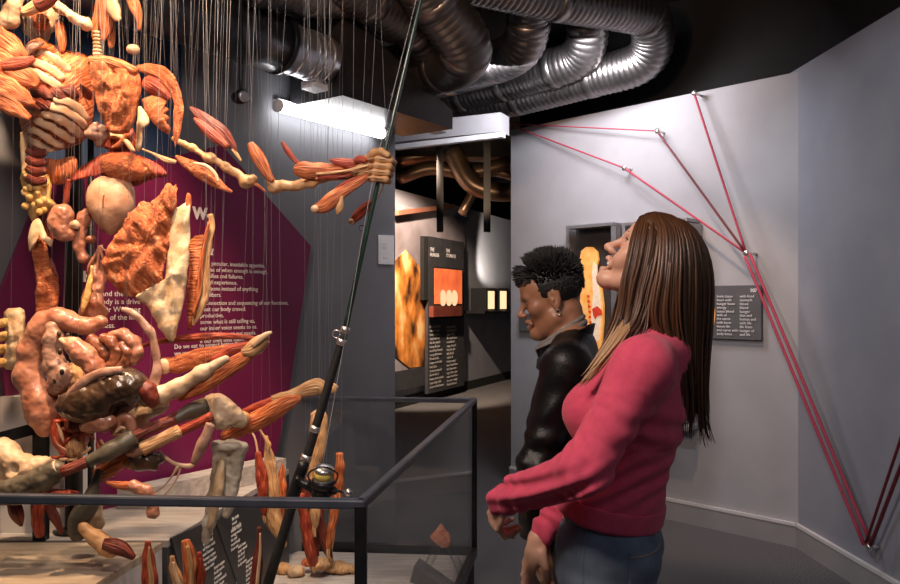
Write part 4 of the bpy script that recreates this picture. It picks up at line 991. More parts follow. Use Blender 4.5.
# --- pelvis region
spec('pelvic_bowl', 'glistening red and cream pelvic bowl under the liver', 'pelvis',
     ('bowl', plate([(58, 404), (72, 398), (88, 408), (92, 424), (88, 444), (78, 456), (66, 456), (54, 446), (56, 424)], T-0.14, thick=0.05, bulge=0.06, rough=0.03, nscale=26), 'red'),
     ('cream_rim', strip([(64, 408, 3), (76, 408, 4), (88, 416, 5), (94, 426, 4)], T-0.24, rough=0.008), 'fat'),
     ('dark_hollow', lump(P(76, 424, T-0.205), (0.035, 0.022, 0.028), n=14, rough=0.006), 'dred'),
     ('yellow_gland', lump(P(74, 446, T-0.19), (0.034, 0.03, 0.036), n=16, rough=0.012, nscale=30), 'ten'),
     ('hanging_fold', strip([(58, 420, 4), (56, 434, 5), (60, 448, 4), (66, 458, 2)], T-0.2, rough=0.008), 'red'), hang=0)
spec('pink_bowel_piece', 'smooth pink bowel sausage just under the liver', 'bowel', ('bowel_tube', sd(chain([(84, 427, 5), (92, 424, 7.5), (104, 423, 8), (111, 421, 6)], T-0.26, 0.02)), 'pink'), hang=0)
spec('bowel_ring', 'pink curled ring of bowel near the thigh sheath', 'bowel', ('bowel_tube', strip([(116, 436, 5.5), (117, 424, 5), (122, 418, 5.5), (129, 420, 5.5), (132, 430, 5), (130, 438, 4)], T-0.24), 'pink'), hang=0)
spec('upper_bowel_piece', 'peach bowel length rising beside the dark liver lobe', 'bowel', ('bowel_tube', strip([(112, 414, 3.5), (122, 410, 5), (130, 404, 5.5), (134, 396, 4.5)], T-0.23), 'pink'), hang=0)
spec('groin_sheet', 'pale peach sheet between the liver and the thigh sheath', 'membrane', ('sheet', plate([(112, 412), (128, 406), (142, 402), (150, 412), (146, 426), (132, 432), (116, 430)], T-0.13, thick=0.014, bulge=0.02, rough=0.01), 'rib'), hang=0)
rs = random.Random(12)
for k in range(16):
    x, y = rs.uniform(58, 146), rs.uniform(420, 464); an_ = rs.uniform(-0.9, 0.9)+(PI/2 if k % 3 == 0 else 0); L_ = rs.uniform(9, 22)
    pts = [(x+L_*(t-0.5)*math.cos(an_)+rs.uniform(-2, 2), y+L_*(t-0.5)*math.sin(an_)+rs.uniform(-2, 2), r_) for t, r_ in ((0, 0.8), (0.33, 1.5), (0.66, 1.6), (1, 0.6))]
    spec('vessel_strand', 'thin loose vessel strand tangled among the pelvis and bowel pieces', 'vessel', ('strand', strip(pts, T-0.21-0.004*k, flat=0.8, rough=0.003, seed=k), ('pink', 'red', 'rib', 'ten')[k % 4]), group='loose vessel strands around the pelvis', hang=0)
LY = 2.50
spec('hip_bone', 'big cream hip bone with a socket resting near the case front', 'bone',
     ('bone_body', sd([blob(4, 452, LY, 14, .03), blob(14, 462, LY-0.02, 12, .03), blob(26, 468, LY-.03, 12, .03), blob(2, 474, LY, 12, .03), blob(20, 478, LY-.02, 11, .03), blob(-10, 460, LY, 16, .03)]+chain([(28, 466, 8), (42, 464, 6), (55, 461, 5.5)], LY-.02, .02)+[blob(10, 470, LY-.07, 7, .01, 's'), blob(20, 482, LY-.065, 6, .01, 's')], 0.004), 'bone'), hang=0)
spec('cut_thigh_bone', 'grey-green cut thigh shaft lying along the rail at the near corner', 'bone',
     ('bone_shaft', sd(chain([(-10, 494, 13), (20, 490, 12.5), (44, 478, 11.5), (56, 470, 10)], LY-0.08, .02)), 'sheath'),
     ('cut_end', lathe(P(57, 468.5, LY-0.08), [(0.001, 0), (0.026, 0), (0.026, 0.008), (0.001, 0.009)], (0.85, 0, 0.45), 20), 'bone'), hang=0)
spec('yellow_joint_piece', 'orange-yellow joint piece tucked behind the near shaft', 'joint', ('joint_body', lump(P(3, 483, LY+0.06), (0.05, 0.035, 0.04), n=16, rough=0.014), 'ten'), hang=0)
# legs
spec('sheathed_thigh', 'long thigh shaft in dark grey-green sleeves ending in a pale knee', 'leg bone',
     ('upper_sleeve', sweep([P(88, 462, T-0.30), P(104, 454, T-0.29), P(120, 445, T-0.27), P(134, 436, T-0.25)], [0.017, 0.025, 0.029, 0.026], nseg=24, rough=0.004), 'sheath'),
     ('bare_shaft', sweep([P(62, 472, T-0.32), P(100, 456, T-0.29), P(136, 435, T-0.25), P(178, 417, T-0.18)], [0.017, 0.017, 0.017, 0.019], nseg=16), 'dred'),
     ('lower_sleeve', sweep([P(174, 420, T-0.19), P(190, 412, T-0.16), P(206, 406, T-0.13)], [0.018, 0.025, 0.031], nseg=24, rough=0.004), 'sheath'),
     ('knee_end', sd([blob(212, 404, T-0.12, 10, .02), blob(220, 404, T-0.13, 10, .02), blob(229, 412, T-0.13, 10, .02), blob(218, 418, T-0.14, 9, .02), blob(234, 416, T-0.12, 8, .02), blob(224, 424, T-.13, 7, .02), blob(240, 420, T-.12, 7, .02)]), 'bone'))
spec('thigh_joint', 'brown knobbly joint mass hanging between the two thigh shafts', 'joint',
     ('pale_knob', sd([blob(140, 448, T-0.22, 9, .02), blob(150, 445, T-0.22, 8, .02), blob(133, 452, T-.22, 7, .02)]), 'mauve'),
     ('dark_mass', lump(P(147, 460, T-0.20), (0.055, 0.04, 0.030), n=18, rough=0.016, nscale=24), 'liver'),
     ('fat_lump', lump(P(132, 464, T-.20), (0.022, 0.02, 0.018), n=10, rough=0.006), 'ten'))
spec('second_thigh', 'pale second thigh bone with a bare red lower half', 'leg bone',
     ('pale_shaft', sweep([P(142, 449, T-0.235), P(156, 442, T-0.225), P(180, 431, T-0.21)], [0.024, 0.021, 0.021], nseg=18, rough=0.003), 'ten'),
     ('red_shaft', strip([(178, 432, 5), (196, 424, 5), (212, 416, 5)], T-0.20, flat=1), 'red'))
spec('knee_strip', 'short brownish bone strip leaning below the knee', 'bone', ('bone_strip', strip([(211, 424, 5), (206, 436, 5.5), (200, 448, 5.5), (193, 464, 3)], T-0.24, flat=0.6, rough=0.004), 'mauve'))
spec('orange_groin_muscle', 'small orange muscle cone below the thigh sleeve', 'muscle', ('muscle_belly', strip([(98, 476, 8), (110, 468, 9), (122, 460, 7), (132, 452, 3)], T-0.2, flat=0.8), 'mus'), hang=0)
spec('shin_bone', 'broad grey shin bone standing upright with a forked lower end', 'bone',
     ('bone_body', sd([EL(P(230, 446, 2.62), (0.056, 0.040, 0.020), None, .012), blob(217, 446, 2.62, 6, .012), blob(243, 448, 2.62, 5.5, .012)]+chain([(222, 450, 8), (218, 476, 6.5), (213, 500, 6), (209, 522, 6), (206, 540, 4.5)], 2.62, .012)+chain([(238, 452, 8), (236, 476, 5.5), (231, 500, 5), (226, 514, 4.5)], 2.62, .012)+[EL(P(226, 480, 2.63), (0.028, 0.022, 0.10), None, 0.012)]), 'boneg'),
     ('pale_face', plate([(217, 462), (224, 460), (224, 486), (219, 508), (213, 526), (207, 528), (211, 500)], 2.585, thick=0.012, bulge=0.012), 'fascia'), hang=2)
spec('long_shin', 'long calf piece of red muscle with a pale bone end crossing behind the rod', 'leg muscle',
     ('muscle_belly', strip([(222, 438, 4), (240, 428, 9), (262, 418, 10), (284, 404, 8), (300, 397, 4)], 2.78, flat=0.6, ridge=0.05, rough=0.006), 'mus'),
     ('red_shaft', strip([(243, 412, 3), (258, 406, 4), (276, 399, 3.5)], 2.80, flat=0.8), 'red'),
     ('tendon', strip([(272, 400, 5), (290, 396, 6), (306, 390, 7), (318, 387, 9), (322, 392, 6)], 2.79, flat=0.6, rough=0.005), 'ten'),
     ('knob', lump(P(240, 418, 2.76), (0.036, 0.03, 0.03), n=14, rough=0.006), 'ten'), hang=2)
spec('heel_chip', 'small tan bone chip just past the rod', 'bone', ('chip', strip([(328, 391, 2.5), (333, 389, 4.5), (336, 385, 3.5)], 2.8, flat=0.8, rough=0.005), 'ten'))
spec('cord_knot', 'pale tendon cords tied in a loose knot under the second thigh bone', 'tendon',
     ('cord_strand', strip([(158, 452, 2.5), (166, 458, 2), (176, 464, 2), (190, 466, 2.6), (197, 460, 2)], T-0.19), 'rib'),
     ('cord_strand', strip([(178, 466, 2), (172, 476, 1), (164, 486, 0.9), (152, 494, 0.8)], T-0.19), 'rib'),
     ('cord_strand', strip([(181, 466, 1.6), (177, 478, 1), (170, 489, 0.9), (160, 499, 0.8)], T-0.185), 'rib'), hang=0)
spec('beige_curl', 'beige curved bone hooking down in front of the platform', 'bone',
     ('bone_hook', sd(chain([(134, 486, 6.5), (146, 491, 6.5), (151, 500, 5.5), (153, 508, 5.5)], T-0.3, .01)+[blob(153, 513, T-0.3, 6.2, .01)], 0.004), 'pink'),
     ('red_strand', strip([(106, 482, 1.5), (118, 485, 4), (132, 486, 5)], T-0.29, flat=0.7), 'mus'), hang=0)
# low pieces near the front
for k, (pts, m, lab, Y) in enumerate((
    ([(12, 496, 7), (16, 510, 8), (20, 520, 5), (22, 526, 2)], 'dred', 'dark hanging thigh muscle closest to the case edge', 2.45),
    ([(38, 494, 6), (38, 512, 7), (38, 528, 6), (40, 537, 3)], 'red', 'wine red thigh muscle hanging second from the case edge', 2.45),
    ([(48, 494, 6), (50, 508, 5), (56, 520, 4), (62, 534, 2)], 'dred', 'slim forked thigh muscle hanging over the tan planks', 2.46))):
    spec('thigh_strand', lab, 'muscle', ('muscle_belly', strip(pts, Y, flat=0.7, ridge=0.06, rough=0.006, seed=k), m), group='thigh strands under the rail', hang=0)
spec('red_pad', 'flat wine red pad joining the hanging thigh strands', 'muscle', ('muscle_sheet', plate([(30, 490), (60, 489), (80, 492), (76, 502), (60, 508), (44, 506), (32, 502)], 2.50, thick=0.03, bulge=0.02), 'red'), hang=0)
spec('dark_sleeve', 'black-brown tapering sleeve standing on the planks', 'sheath', ('sleeve', strip([(100, 470, 4), (95, 484, 5), (90, 502, 10), (79, 520, 11), (78, 534, 9), (80, 540, 5)], 2.46, flat=0.7), 'sheath'), hang=0)
spec('foot_bone_stick', 'orange and cream foot piece lying at the platform edge', 'foot', ('bone_shaft', sd(chain([(84, 528, 6), (96, 538, 7), (106, 546, 8), (112, 550, 8)], 2.44, .02)), 'ten'),
     ('dark_muscle', strip([(104, 544, 6), (114, 546, 8), (124, 550, 7), (134, 558, 3)], 2.42, flat=0.8), 'dred'), hang=0)
spec('pale_foot_lump', 'pale lumpy bone resting behind the dark sleeve', 'bone', ('bone_lump', sd([blob(94, 514, 2.62, 8, .02), blob(96, 503, 2.62, 6, .02), blob(98, 524, 2.62, 6, .02)]), 'bone'), hang=0)
# front spears
for k, (pts, m, m2, lab) in enumerate((
    ([(148, 541, 2), (148, 556, 6), (150, 572, 8), (150, 592, 8), (152, 620, 4)], 'red', 'ten', 'red spear-shaped muscle closest to the platform corner'),
    ([(172, 556, 3), (174, 568, 5), (178, 580, 6), (182, 600, 5), (186, 625, 3)], 'ten', 'rib', 'short tan spear beside the red spear at the case front'),
    ([(186, 540, 5), (189, 556, 7), (190, 574, 7), (190, 600, 6), (192, 625, 3)], 'mus', 'ten', 'tall round-topped red and tan spear at the case front'),
    ([(199, 552, 2), (200, 566, 5), (200, 580, 5), (200, 604, 4), (198, 620, 2)], 'red', 'red', 'dark red spear tucked behind the round-topped one'),
    ([(259, 527, 2), (259, 546, 4), (257, 566, 5), (255, 590, 5), (255, 625, 2)], 'dred', 'rib', 'dark red upright strand beside the rod foot'))):
    Y = 2.36+0.015*k
    spec('calf_spear', lab, 'muscle', ('muscle_belly', strip(pts, Y, flat=0.6, ridge=0.05, rough=0.005, seed=k), m),
         ('pale_streak', strip([(p[0]+1.2, p[1]+6, max(1.0, p[2]*0.36)) for p in pts[:4]], Y-0.016, flat=0.6), m2), group='upright muscle spears at the case front', hang=0)

# --- behind the rod: leg muscles and the foot
RYM = 3.25
for k, (pts, m, lab) in enumerate((
    ([(258, 452, 3), (260, 466, 5), (262, 482, 6), (263, 500, 5), (264, 516, 2)], 'red', 'dark red calf strand nearest the text board'),
    ([(266, 436, 2), (268, 450, 4), (270, 466, 6), (271, 486, 8), (272, 510, 8), (276, 526, 8), (284, 540, 4)], 'ten', 'broad tan calf strand curving in toward the rod'),
    ([(282, 462, 1), (282, 476, 4), (281, 492, 5), (281, 510, 4), (279, 522, 2)], 'mus', 'pointed orange calf strand just before the rod'),
    ([(316, 411, 6), (319, 420, 9), (317, 444, 9), (313, 466, 7), (311, 490, 5)], 'ten', 'big tan spade-topped calf piece behind the rod grip'),
    ([(340, 453, 3.5), (340, 468, 5), (338, 490, 5), (335, 510, 4.5), (331, 532, 4), (328, 552, 2)], 'mus', 'long orange-red strand past the reel'),
    ([(300, 494, 4), (304, 512, 5), (308, 534, 6), (311, 552, 6), (313, 566, 3)], 'red', 'red strand running straight down behind the reel'),
    ([(306, 480, 6), (310, 500, 8), (318, 524, 7), (326, 546, 5), (332, 562, 2)], 'dred', 'dark red strand crossing slantwise down to the foot'),
    ([(318, 484, 5), (318, 504, 6), (317, 530, 5), (316, 556, 3)], 'red', 'red strand under the reel with a tan face'),
    ([(314, 496, 3), (315, 510, 5), (315, 522, 4), (314, 530, 2)], 'ten', 'short tan strand in the middle of the crossing leg muscles'))):
    yy = RYM+(0.10 if k in (3,) else 0.0)+0.035*(k % 4)
    spec('calf_strand', lab, 'muscle', ('muscle_belly', strip(pts, yy, flat=0.6, ridge=0.06, rough=0.005, seed=k+3), m),
         ('tendon', strip([(pts[-2][0], pts[-2][1], 1.6), (pts[-1][0], pts[-1][1], 2.2), (pts[-1][0]+1, pts[-1][1]+7, 1.4)], yy, flat=0.7), 'ten'), group='calf muscles around the rod', hang=1)
spec('thin_ankle_cord', 'thin pale cord curving down past the reel to the foot', 'tendon', ('cord_strand', strip([(333, 500, 0.8), (335, 524, 1), (332, 548, 1), (329, 562, 0.9)], RYM+0.1), 'ten'), hang=0)
spec('pale_curl_cord', 'thin curled tendon arcing above the calf strands', 'tendon', ('cord_strand', strip([(248, 428, 0.9), (254, 436, 1.1), (257, 448, 1.1), (258, 460, 1)], RYM), 'rib'),
     ('cord_end', strip([(259, 428, 1), (265, 438, 1.4), (269, 444, 2.4), (269, 450, 1)], RYM), 'ten'))
FY = 3.82
foot = [(282, 566, 9, 'ten', 'rounded heel bone of the standing foot'), (298, 567, 7, 'ten', 'small yellow ankle bone beside the heel'), (309, 570, 6, 'mus_f', 'orange ankle bone lump in the middle of the foot'), (320, 572, 10, 'ten', 'large yellow instep bone under the leg strands'), (338, 574, 9, 'ten', 'long instep bone pointing toward the case corner'), (296, 578, 9, 'bone', 'pale sole bone nearest the viewer'), (352, 578, 6, 'ten', 'small toe bone at the end of the foot')]
for k, (x, y, r, m, lab) in enumerate(foot):
    c = P(x, y, FY-0.04*(k % 2)); s = r*FY/F; c.z = FZ+s*0.62+(0.03 if k in (2, 3) else 0)
    o = mesh_obj('foot_bone', lump(c, (s*(1.0 if k != 4 else 1.8), s, s*0.66), n=16, rough=0.012, nscale=22, seed=k), M[m]); tag(o, lab, 'foot bone', 'foot bones on the case floor')

# --- the arm reaching to the rod
AY = 2.55
spec('upper_arm_spindle', 'dark red split spindle muscle floating above the yellow arm bone', 'muscle',
     ('muscle_belly', strip([(190, 107, 1.5), (198, 114, 5), (210, 124, 7.5), (222, 134, 7.5), (232, 145, 4), (236, 152, 2)], AY, flat=0.6, ridge=0.08, nridge=7), 'dred'),
     ('second_head', strip([(194, 118, 1.2), (202, 125, 4.5), (214, 136, 5.5), (228, 147, 3)], AY-0.03, flat=0.6, ridge=0.08), 'red'),
     ('tendon', strip([(233, 149, 2.2), (237, 155, 1.8), (241, 161, 1.2)], AY, flat=0.8), 'ten'), hang=2)
spec('upper_arm_shaft', 'long yellow arm bone with flared ends above the magenta panel', 'bone',
     ('bone_shaft', sd(chain([(174, 139, 2.6), (192, 148, 3.4), (208, 157, 3.2), (226, 167, 4), (240, 176, 4.2)], AY+0.04, .012)+[blob(210, 158, AY+.04, 5.2, .012), blob(248, 181, AY+.04, 6.5, .015), blob(253, 179, AY+.04, 4.5, .01), blob(244, 183, AY+.04, 5, .01)], 0.0035), 'ten'),
     ('tip', strip([(252, 182, 2), (260, 187, 1.4), (266, 192, 0.8)], AY+0.04), 'mus'), hang=2)
spec('forearm_leaf', 'orange leaf-shaped muscle with a slit hanging under the arm bone', 'muscle',
     ('muscle_belly', strip([(176, 156, 1.5), (186, 163, 5), (200, 171, 7.5), (214, 181, 6), (224, 188, 3), (232, 192, 1.4)], AY-0.02, flat=0.5, ridge=0.06), 'mus_f'),
     ('pale_slip', strip([(194, 163, 1), (206, 166, 2), (215, 174, 2), (218, 182, 1.4)], AY-0.045), 'rib'), hang=2)
spec('thin_arm_cord', 'thin tan cord running to the leaf-shaped muscle', 'tendon', ('cord_strand', strip([(142, 149, 1), (154, 154, 1.4), (166, 160, 3), (176, 162, 2)], AY), 'ten'))
spec('outer_forearm_spear', 'red spear muscle turning into a yellow bone below it', 'muscle',
     ('muscle_belly', strip([(250, 143, 3), (255, 152, 6), (262, 164, 6), (268, 175, 4.5), (273, 181, 3)], AY, flat=0.6, ridge=0.08, nridge=6), 'mus'),
     ('bone_shaft', sd(chain([(272, 188, 4), (284, 186, 5), (300, 185, 5), (312, 182, 4.5), (324, 179, 3), (345, 176, 2.4)], AY+0.02, .012)+[blob(274, 186, AY+.02, 6, .012), blob(270, 181, AY+.01, 4, .01)], 0.0035), 'ten'), hang=2)
spec('slim_red_stick', 'slim red stick-like muscle tip pointing up above the forearm', 'muscle', ('muscle_belly', strip([(282, 142, 1.5), (287, 150, 3), (293, 158, 2.5), (300, 165, 2)], AY, flat=0.7), 'red'))
spec('forearm_mass', 'red forearm muscle mass with tendons leading into the gripping hand', 'muscle',
     ('muscle_belly', strip([(294, 170, 4), (304, 170, 8), (318, 170, 7.5), (332, 169, 6), (350, 168, 3)], AY-0.01, flat=0.7, ridge=0.07, rough=0.006), 'mus'),
     ('muscle_belly', strip([(330, 160, 1.5), (338, 162, 4), (352, 164, 5), (364, 163, 2.5)], AY-0.02, flat=0.5, ridge=0.1), 'red'),
     ('muscle_belly', strip([(354, 161, 2), (360, 159, 4), (366, 161, 3)], AY-0.035, flat=0.6), 'red'),
     ('muscle_belly', strip([(318, 177, 3), (336, 175, 4), (352, 173, 3)], AY-0.03, flat=0.6), 'red'),
     *[('tendon', strip([(316+8*i, 174+1.6*i, 1.4), (340, 172+2.2*i, 1.6), (358, 168+3.0*i, 1.5), (368, 165+3.2*i, 1.4)], AY-0.04+0.01*i, flat=0.8), 'ten') for i in range(4)], hang=2)
spec('thumb_muscle', 'lower red and tan muscle sweeping down from the gripping hand', 'muscle',
     ('muscle_belly', strip([(314, 209, 4), (324, 206, 7), (334, 198, 7.5), (346, 190, 5.5), (360, 182, 4), (368, 176, 2.5)], AY-0.05, flat=0.6, ridge=0.08), 'mus'),
     ('red_edge', strip([(326, 201, 1.5), (336, 192, 4), (350, 183, 4), (364, 176, 2)], AY-0.03, flat=0.6), 'red'),
     ('pale_end', lump(P(315, 209, AY-0.055), (0.014, 0.010, 0.012), n=10), 'rib'),
     ('tendon_frill', strip([(342, 196, 1), (341, 203, 2), (339, 210, 2.6), (337, 214, 1)], AY-0.07, rough=0.004), 'ten'))
spec('little_spindle', 'small red spindle hanging below the gripping hand behind the rod', 'muscle',
     ('muscle_belly', strip([(351, 223, 2.5), (358, 215, 5), (367, 206, 4.5), (374, 200, 2)], AY+0.06, flat=0.6, ridge=0.06), 'red'),
     ('pale_end', lump(P(352, 221.5, AY+0.06), (0.012, 0.009, 0.010), n=10), 'ten'),
     ('cord_strand', strip([(374, 200, 1), (380, 194, 0.9), (383, 186, 0.8), (382, 178, 0.6)], AY+0.05), 'rib'))

# --- rod and hand
RY = 2.52
rod_a = P(268, 584, RY); rod_b = P(345, 330, RY)
dr = (rod_b-rod_a); foot_z = FZ; t_ = (foot_z-rod_a.z)/dr.z; rod_f = rod_a+dr*t_
rod_t = P(423, -10, RY); rod_t2 = rod_t+(rod_t-P(381, 170, RY))*0.8
if rod_t2.z > CEIL-0.05: rod_t2 = rod_t+(rod_t-P(381, 170, RY))*((CEIL-0.08-rod_t.z)/(rod_t-P(381, 170, RY)).z)
rod = thing('fishing_rod', 'long dark fishing rod slanting up from the case floor to the ceiling ducts', 'fishing rod', rod_f)
M['rodg'] = mat('green_rod_blank', (0.012, 0.035, 0.026), 0.25, col2=(0.018, 0.05, 0.036), scale=20, coat=0.5)
M['grip'] = mat('black_foam_grip', (0.010, 0.010, 0.011), 0.6, col2=(0.018, 0.018, 0.019), scale=60)
M['gold'] = mat('gold_line', (0.75, 0.55, 0.10), 0.35, col2=(0.9, 0.7, 0.2), scale=200, stretch=(1, 1, 12), bump=0.3, bdist=0.002)
mesh_obj('handle', sweep([rod_f, rod_a, P(290, 512, RY), P(306, 460, RY), P(330, 380, RY), rod_b], [0.017, 0.0165, 0.0155, 0.0145, 0.0135, 0.0115], nseg=18), M['grip'], rod)
mesh_obj('blank', sweep([rod_b, P(381, 170, RY), rod_t, rod_t2], [0.0092, 0.0072, 0.0060, 0.0045], nseg=14, sub=12), M['rodg'], rod)
for y0, m in ((330, 'brass'), (342, 'brass'), (429, 'brass'), (458, 'brass'), (476, 'brass')):
    x0 = 268+(584-y0)*(77/254); d = dr.normalized(); c = P(x0, y0, RY)
    r = 0.0122+0.0055*(y0-330)/250
    mesh_obj('ferrule', sweep([c-d*0.009, c+d*0.009], r+0.0025, nseg=18, sub=2), M[m], rod)
for y0, rr in ((8, 0.005), (95, 0.006), (228, 0.008), (334, 0.012)):
    x0 = 381+(170-y0)*(42/180) if y0 < 170 else 381-(y0-170)*(36/160); c = P(x0, y0, RY)
    n_ = 20; g = [c+Vector((-0.012-rr+rr*math.cos(2*PI*i/n_), -0.004, rr*math.sin(2*PI*i/n_))) for i in range(n_+1)]
    mesh_obj('line_guide', sweep(g, 0.0016, nseg=6, sub=1), M['brass' if y0 > 300 else 'blackm'], rod)
mesh_obj('fishing_line', sweep([P(322, 468, RY-0.03), P(346, 332, RY-0.02), P(375, 170, RY-0.02), P(418, -8, RY-0.02)], 0.0009, nseg=5, sub=8), M['thread'], rod)
reel = thing('fishing_reel', 'black fishing reel with a gold line spool clamped on the rod', 'reel', P(316, 492, RY-0.05))
d = dr.normalized()
mesh_obj('seat', sweep([P(291, 500, RY-0.012), P(304, 462, RY-0.012)], [0.019, 0.017], nseg=16), M['blackm'], reel)
mesh_obj('stem', sd(chain([(298, 480, 4), (308, 486, 4), (318, 492, 6)], RY-0.03, .01), 0.003), M['blackm'], reel)
mesh_obj('gear_body', sd([blob(322, 490, RY-0.045, 9.5, .015), blob(318, 497, RY-.045, 7, .015)]+chain([(322, 490, 6), (334, 491, 4)], RY-.05, .01), 0.003), M['blackm'], reel)
ra = P(323, 484, RY-0.055); rx = Vector((0.10, -0.25, 0.96)).normalized()
mesh_obj('rotor', lathe(ra, [(0.026, -0.012), (0.034, -0.008), (0.035, 0.012), (0.026, 0.016)], rx, 28), M['blackm'], reel)
sp_ = mesh_obj('spool', lathe(ra+rx*0.012, [(0.024, 0), (0.030, 0.002), (0.030, 0.006), (0.026, 0.008), (0.026, 0.034), (0.031, 0.036), (0.031, 0.042), (0.012, 0.047)], rx, 28), M['silver'], reel)
mesh_obj('line_winding', lathe(ra+rx*0.02, [(0.024, 0), (0.0285, 0.002), (0.0285, 0.022), (0.024, 0.025)], rx, 28), M['gold'], sp_)
mesh_obj('bail_arm', sweep([ra+Vector((-0.036, 0, 0.0)), ra+rx*0.04+Vector((-0.044, -0.02, 0)), ra+rx*0.066+Vector((0, -0.036, 0)), ra+rx*0.04+Vector((0.044, -0.02, 0)), ra+Vector((0.036, 0, 0))], 0.0025, nseg=8), M['blackm'], reel)
mesh_obj('crank', sweep([P(330, 490, RY-0.06), P(338, 491, RY-0.07), P(347, 492.5, RY-0.08)], 0.0045, nseg=10), M['blackm'], reel)
mesh_obj('crank_knob', lathe(P(347, 492, RY-0.08), [(0.004, -0.004), (0.010, 0), (0.012, 0.010), (0.010, 0.022), (0.003, 0.025)], (0.5, -0.8, 0.1), 16), M['silver'], reel)
# gripping skeletal hand
hc = P(380.5, 169, RY)
hd_ = thing('specimen_hand', 'tan specimen hand with bare tendons clenched round the fishing rod', 'hand', hc)
axr = (P(384, 158, RY)-P(378, 182, RY)).normalized()
palm = [EL(P(369, 168, RY+0.03), (0.030, 0.020, 0.036), None, .02), EL(P(364, 170, RY+0.025), (0.026, 0.018, 0.030), None, .02)]
palm += chain([(352, 171, 4.5), (362, 170, 6)], RY+0.02, .02)
mesh_obj('palm', sdf_auto(palm, 0.003), M['ten'], hd_)
rw = 0.022
for i in range(4):
    o_ = axr*(0.030-0.0205*i); r0 = [0.0098, 0.0104, 0.0100, 0.0090][i]; c = P(381, 170, RY)+o_
    k1 = c+Vector((-0.030, 0.016, 0.004)); k2 = c+Vector((-0.014, -0.024, 0.0)); k3 = c+Vector((0.024, -0.020, -0.002)); k4 = c+Vector((0.032, 0.012, -0.004)); k5 = c+Vector((0.010, 0.026, -0.004))
    q = [RC(k1, k2, r0*1.05, r0, .006), RC(k2, k3, r0, r0*0.95, .006), RC(k3, k4, r0*.95, r0*0.9, .006), RC(k4, k5, r0*.9, r0*.75, .006), EL(k2, (r0*1.15,)*3, None, .006), EL(k3, (r0*1.14,)*3, None, .006)]
    fo = mesh_obj('finger', sdf_auto(q, 0.0025), M['ten'], hd_)
    mesh_obj('finger_tendon', sweep([k1+Vector((-0.02, -0.016, 0)), k2+Vector((-0.006, -0.010, 0.002)), (k2+k3)/2+Vector((0, -0.0105, 0.001)), k3+Vector((0.004, -0.008, 0))], 0.0028, nseg=8), M['rib'], fo)
tq = chain([(366, 160, 4.2, 0.02), (374, 153, 3.9, -0.01), (381, 151, 3.5, -0.03), (388, 155, 3.0, -0.035)], RY, .006)
mesh_obj('thumb', sdf_auto(tq, 0.0025), M['ten'], hd_)

# --- nylon threads
nt = 0
def thread(p, dx=0.0, dy=0.0):
    top = Vector((p.x+dx, p.y+dy, CEIL-0.001))
    o = mesh_obj('nylon_thread', sweep([p, top], 0.00038, nseg=4, sub=1), M['thread'])
    tag(o, 'thin clear nylon thread running up to the dark ceiling', 'thread', 'nylon threads holding the specimen')
rr = random.Random(4)
for p, n in HUNG:
    for i in range(n): thread(p+Vector((rr.uniform(-0.02, 0.02), 0, -0.006)), rr.uniform(-0.10, 0.10), rr.uniform(-0.05, 0.05)); nt += 1
for i in range(40):
    x = rr.uniform(62, 190); y = rr.uniform(30, 150); thread(P(x, y, T+rr.uniform(-0.05, 0.25)), rr.uniform(-0.14, 0.14), 0)
for i in range(14):
    x = rr.uniform(190, 372); y = 110+(x-190)*0.33+rr.uniform(0, 12); thread(P(x, y, AY+rr.uniform(-0.02, 0.03)), rr.uniform(-0.06, 0.06), 0)
# ------------------------------------------------------------------ the visitors
M['skinw'] = mat('light_skin', (0.62, 0.34, 0.24), 0.45, col2=(0.70, 0.41, 0.30), scale=22, detail=4, bump=0.12, bscale=260, bdist=0.001, sss=0.12)
M['skinm'] = mat('brown_skin', (0.30, 0.135, 0.075), 0.42, col2=(0.36, 0.17, 0.095), scale=20, detail=4, bump=0.12, bscale=260, bdist=0.001, sss=0.08)
M['lip'] = mat('lip_skin', (0.50, 0.17, 0.14), 0.4, col2=(0.56, 0.21, 0.17), scale=60)
M['lipm'] = mat('brown_lip_skin', (0.29, 0.105, 0.07), 0.4, col2=(0.34, 0.13, 0.085), scale=60)
M['teeth'] = mat('teeth_white', (0.82, 0.79, 0.74), 0.25, col2=(0.88, 0.86, 0.82), scale=80)
M['mouth'] = mat('mouth_dark', (0.10, 0.02, 0.02), 0.6, col2=(0.14, 0.03, 0.03), scale=60)
M['eyew'] = mat('eye_white', (0.80, 0.78, 0.76), 0.15, col2=(0.84, 0.82, 0.8), scale=40)
M['iris'] = mat('dark_iris', (0.03, 0.02, 0.015), 0.1, col2=(0.05, 0.03, 0.02), scale=300)
M['hairb'] = mat('black_hair', (0.005, 0.0045, 0.0045), 0.55, col2=(0.012, 0.010, 0.0095), scale=200, stretch=(1, 1, 0.2))
M['hair1'] = mat('brown_hair', (0.036, 0.014, 0.006), 0.4, col2=(0.125, 0.052, 0.023), coord='UV', scale=1.0, detail=5, stretch=(260, 3, 1), lo=0.35, hi=0.65, bump=0.3, bdist=0.002)
M['hair2'] = mat('honey_hair', (0.24, 0.12, 0.05), 0.4, col2=(0.58, 0.38, 0.21), coord='UV', scale=1.0, detail=5, stretch=(260, 3, 1), lo=0.35, hi=0.65, bump=0.3, bdist=0.002)
M['knit'] = mat('pink_knit', (0.58, 0.058, 0.122), 0.9, col2=(0.66, 0.075, 0.146), scale=40, bump=0.35, bscale=420, bdist=0.003, sheen=0.1)
M['denim'] = mat('blue_denim', (0.085, 0.115, 0.165), 0.85, col2=(0.15, 0.19, 0.255), scale=14, detail=5, bump=0.4, bscale=500, bdist=0.002)
M['stitch'] = mat('tan_stitching', (0.24, 0.18, 0.13), 0.8, col2=(0.3, 0.24, 0.18), scale=120)
